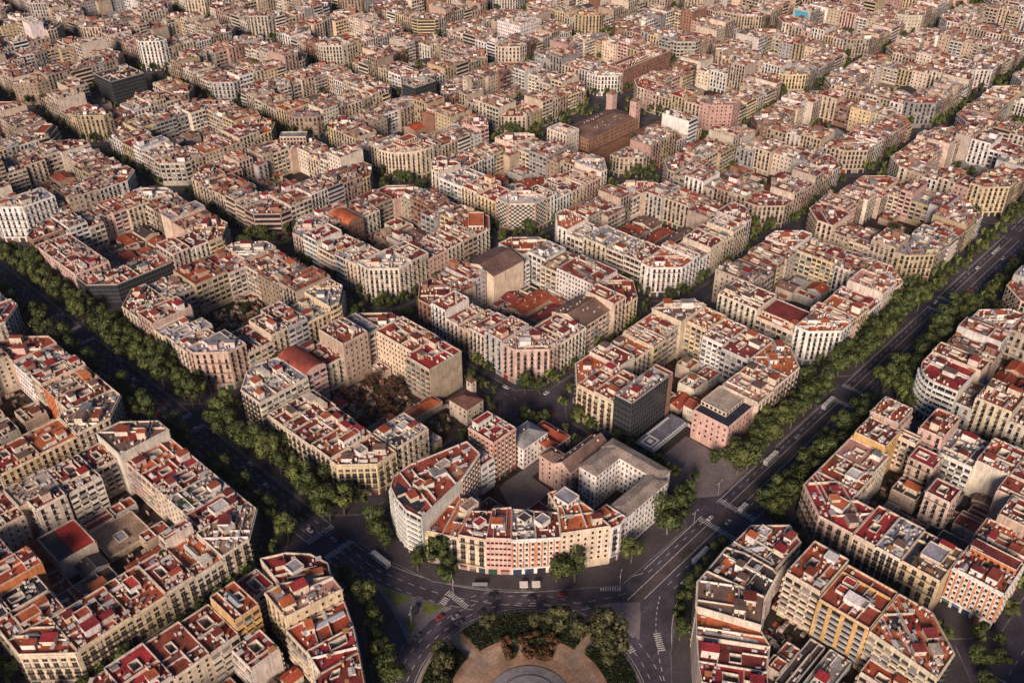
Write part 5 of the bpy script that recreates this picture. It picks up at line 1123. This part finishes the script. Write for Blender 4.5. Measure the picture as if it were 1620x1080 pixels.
WH_C = wheel_mesh(.33, .1); WH_B = wheel_mesh(.48, .14)
def make_car(col):
    r = empty('car', (0, 0, -50))
    loft([(-2.1, .78, .35, .75), (-1.9, .84, .25, .92), (-.9, .86, .22, .95), (.7, .86, .22, .95), (1.7, .82, .25, .82), (2.1, .70, .35, .66)], 'paint', col).build('body', r)
    loft([(-1.75, .72, .93, .96), (-1.2, .70, .93, 1.38), (.3, .70, .93, 1.40), (1.05, .74, .93, .96)], 'glass', (.02, .022, .026)).build('windows', r)
    loft([(-1.2, .66, 1.36, 1.44), (.25, .66, 1.36, 1.44)], 'paint', col).build('roof', r)
    for x in (-1.35, 1.35):
        for y in (-.8, .8): inst('wheel', WH_C, r, (x, y, .33))
    return r
def make_bus(col, L=12.0, H=3.1, name='bus'):
    r = empty(name, (0, 0, -50)); h = L / 2
    loft([(-h, 1.2, .4, H - .3), (-h + .2, 1.27, .35, H), (h - .3, 1.27, .35, H), (h, 1.15, .4, H - .4)], 'paint', col).build('body', r)
    m = MB()
    for s in (-1, 1): m.quad((-h + .5, s * 1.285, 1.45), (h - .6, s * 1.285, 1.45), (h - .6, s * 1.285, 2.5), (-h + .5, s * 1.285, 2.5), 'glass', (.02, .02, .024))
    m.quad((h + .01, -1.0, 1.2), (h + .01, 1.0, 1.2), (h - .12, 1.0, 2.6), (h - .12, -1.0, 2.6), 'glass', (.02, .02, .024)); m.build('windows', r)
    m = MB(); m.box(-h * .6, -.8, H, -h * .2, .8, H + .25, 'paint', (.5, .5, .5)); m.box(h * .1, -.7, H, h * .45, .7, H + .22, 'paint', (.55, .55, .55)); m.build('roof_unit', r)
    for x in (-h * .55, h * .55):
        for y in (-1.15, 1.15): inst('wheel', WH_B, r, (x, y, .48))
    return r
BUSW = (.5, .49, .48)
buses = [((-21.3, 89, 0), R(90), 'white bus beside the trees before the curved facade'), ((84, -20.4, 0), R(180), 'long white bus on the striped avenue beside orange-terrace block'), ((168, -8.3, 0), 0, 'white bus on the striped avenue level with the pink palace'), ((232, -7.6, 0), 0, 'white bus stopped near the second junction of the striped avenue')]
b0 = make_bus(BUSW)
for k, (l, rz, t) in enumerate(buses):
    o = b0 if k == 0 else copy_tree(b0, l, rz)
    o.location = l; o.rotation_euler = (0, 0, rz); tag(o, t, 'bus', 'city buses')
v0 = make_bus((.62, .6, .57), 6.2, 2.5, 'van'); v0.location = (126, -17.5, 0); tag(v0, 'white van crossing the first junction of the striped avenue', 'van')
CARC = dict(white=(.6, .6, .58), silver=(.3, .3, .32), black=(.02, .02, .022), red=(.28, .02, .02), grey=(.12, .12, .13), taxi=(.03, .03, .03))
protos = {k: make_car(v) for k, v in CARC.items()}; used = set()
def car(x, y, rz, col, label, group):
    p = protos[col]
    if col in used: o = copy_tree(p, (x, y, 0), rz)
    else: o = p; used.add(col); o.location = (x, y, 0); o.rotation_euler = (0, 0, rz)
    tag(o, label, 'car', group)
crng = random.Random(12); CK = ['white', 'silver', 'black', 'grey', 'white', 'red', 'taxi', 'silver', 'white']
def cname(c): return 'black' if c == 'taxi' else c
for k in range(34):
    y = crng.uniform(100, 480); x = crng.choice((-24, -28, -32, -36)); c = crng.choice(CK); car(x, y, R(90 if x > -30 else -90), c, f'{cname(c)} car driving along the tree-lined avenue', f'{cname(c)} cars on the tree-lined avenue')
for k in range(30):
    x = crng.uniform(100, 640); y = crng.choice((-6.5, -9, -17.2, -20.5, -23.5)); c = crng.choice(CK); car(x, y, R(0 if y > -12 else 180), c, f'{cname(c)} car driving along the striped avenue', f'{cname(c)} cars on the striped avenue')
for k in range(9):
    a = crng.uniform(20, 150); r = crng.choice((50.3, 54.2, 58.5)); c = crng.choice(CK); car(PC[0] + r * math.cos(R(a)), PC[1] + r * math.sin(R(a)), R(a + 90), c, f'{cname(c)} car circling the roundabout', f'{cname(c)} cars on the roundabout')
for i in (1, 2, 3):
    for k in range(5):
        c = crng.choice(CK); car(LX(i) - 10 + crng.choice((-4, 4)), crng.uniform(14, 370), R(90), c, f'{cname(c)} car in a narrow side street between blocks', f'{cname(c)} cars in side streets')
for k in range(46):                                    # parked along the kerbs of the side streets
    c = crng.choice(CK)
    if k % 2: car(LX(crng.choice((1, 2))) - 10.2 + crng.choice((-4.5, 4.5)), crng.uniform(30, 225), R(90), c, f'{cname(c)} car parked at the kerb of a side street', f'{cname(c)} parked cars')
    else: car(crng.uniform(20, 230), BY(crng.choice((1, 2))) - 10 + crng.choice((-4.5, 4.5)), 0, c, f'{cname(c)} car parked at the kerb of a side street', f'{cname(c)} parked cars')
for c, p in protos.items():
    if c not in used:
        for ch in list(p.children): bpy.data.objects.remove(ch)
        bpy.data.objects.remove(p)

# ------------------------------------------------------------------ street furniture
def lamp(x, y, rz, label, H=9.0, two=True):
    r = empty('street_lamp', (x, y, .1), rz); m = MB(); m.prism([(.14 * math.cos(a), .14 * math.sin(a)) for a in np.linspace(0, 2 * math.pi, 8)[:-1]], 0, H, 'iron', (.28, .27, .26)); m.build('pole', r)
    for s in ((-1, 1) if two else (1,)):
        m = MB(); m.box(min(0, s * 1.8), -.06, H - .1, max(0, s * 1.8), .06, H + .05, 'iron', (.28, .27, .26)); m.build('arm', r); m = MB(); m.box(min(s * 1.4, s * 2.4), -.18, H - .22, max(s * 1.4, s * 2.4), .18, H - .05, 'paint', (.5, .5, .48)); m.build('lamp_head', r)
    tag(r, label, 'street lamp', 'street lamps')
lamp(-13.6, 47.5, 1, 'tall twin-armed lamp post on the road edge before the lawn island', 14)
lamp(-36, 51, .6, 'lamp post on the small lower lawn of the traffic island'); lamp(-4, 260, 0, 'lamp post at the arcade corner'); lamp(100, -5.5, 0, 'single lamp post at the convent corner of the striped avenue'); lamp(126, -2.5, 0, 'lamp post on the palace forecourt edge by the junction')
lamp(44, -3, .5, 'lamp post on the pavement edge before the convent'); lamp(60, -26, .2, 'lamp post on the kerb beside orange-terrace block')
def kiosk(x, y, label):
    r = empty('kiosk', (x, y, .14), R(-45)); tag(r, label, 'kiosk', 'white kiosks before the striped facade')
    m = MB(); m.box(-1.3, -1.2, 0, 1.3, 1.2, 2.3, 'iron', (.06, .06, .06)); m.build('booth', r); m = MB(); m.box(-1.9, -1.8, 2.3, 1.9, 1.8, 2.6, 'paint', (.68, .66, .62)); m.build('roof', r)
    m = MB(); m.quad((-1.1, -1.22, 1), (1.1, -1.22, 1), (1.1, -1.22, 2), (-1.1, -1.22, 2), 'glass', (.1, .1, .1)); m.build('hatch', r)
kiosk(13, 28.6, 'left one of two white-topped kiosks on the plaza pavement'); kiosk(17, 24.6, 'right one of two white-topped kiosks on the plaza pavement')
r = empty('bus_shelter', (-.5, 43.5, .14), R(-47)); tag(r, 'grey bus shelter on the pavement before the pink building', 'bus shelter')
m = MB(); m.box(-3.5, -.8, 2.4, 3.5, .8, 2.6, 'paint', (.3, .3, .32)); m.build('roof', r); m = MB(); m.box(-3.4, .65, .2, 3.4, .72, 2.3, 'glass', (.08, .09, .1)); m.build('back_panel', r)
for x in (-3.2, 3.2): m = MB(); m.box(x - .08, -.7, 0, x + .08, -.55, 2.4, 'iron', (.2, .2, .2)); m.build('post', r)
r = empty('dark_sculpture', (-30.5, 54.5, .15)); tag(r, 'dark round-topped kiosk drum on the paved traffic island', 'kiosk drum')
m = MB(); m.prism([(1.3 * math.cos(a), 1.3 * math.sin(a)) for a in np.linspace(0, 2 * math.pi, 13)[:-1]], 0, 2.6, 'iron', (.03, .035, .03)); m.build('drum', r); m = MB(); m.prism([(1.6 * math.cos(a), 1.6 * math.sin(a)) for a in np.linspace(0, 2 * math.pi, 13)[:-1]], 2.6, 2.9, 'iron', (.05, .055, .05)); m.build('cap', r)

# ------------------------------------------------------------------ the evening air
m = MB(); m.box(-1600, -1600, -1.0, 3600, 3600, 352, 'wall', (1, 1, 1)); m.quad((-1600, -1600, -1), (3600, -1600, -1), (3600, 3600, -1), (-1600, 3600, -1), 'wall', (1, 1, 1))
hz = m.build('haze', kind='stuff'); hz.data.materials.clear()
hm = bpy.data.materials.new('haze'); hm.use_nodes = True; t = hm.node_tree; t.nodes.remove(t.nodes['Principled BSDF'])
pv_ = t.nodes.new('ShaderNodeVolumePrincipled'); pv_.inputs['Density'].default_value = 0.00002; pv_.inputs['Color'].default_value = (.84, .80, .88, 1); pv_.inputs['Anisotropy'].default_value = 0.2
t.links.new(pv_.outputs[0], t.nodes['Material Output'].inputs['Volume']); hz.data.materials.append(hm); tag(hz, 'thin pinkish evening haze lying over the whole city', 'haze')
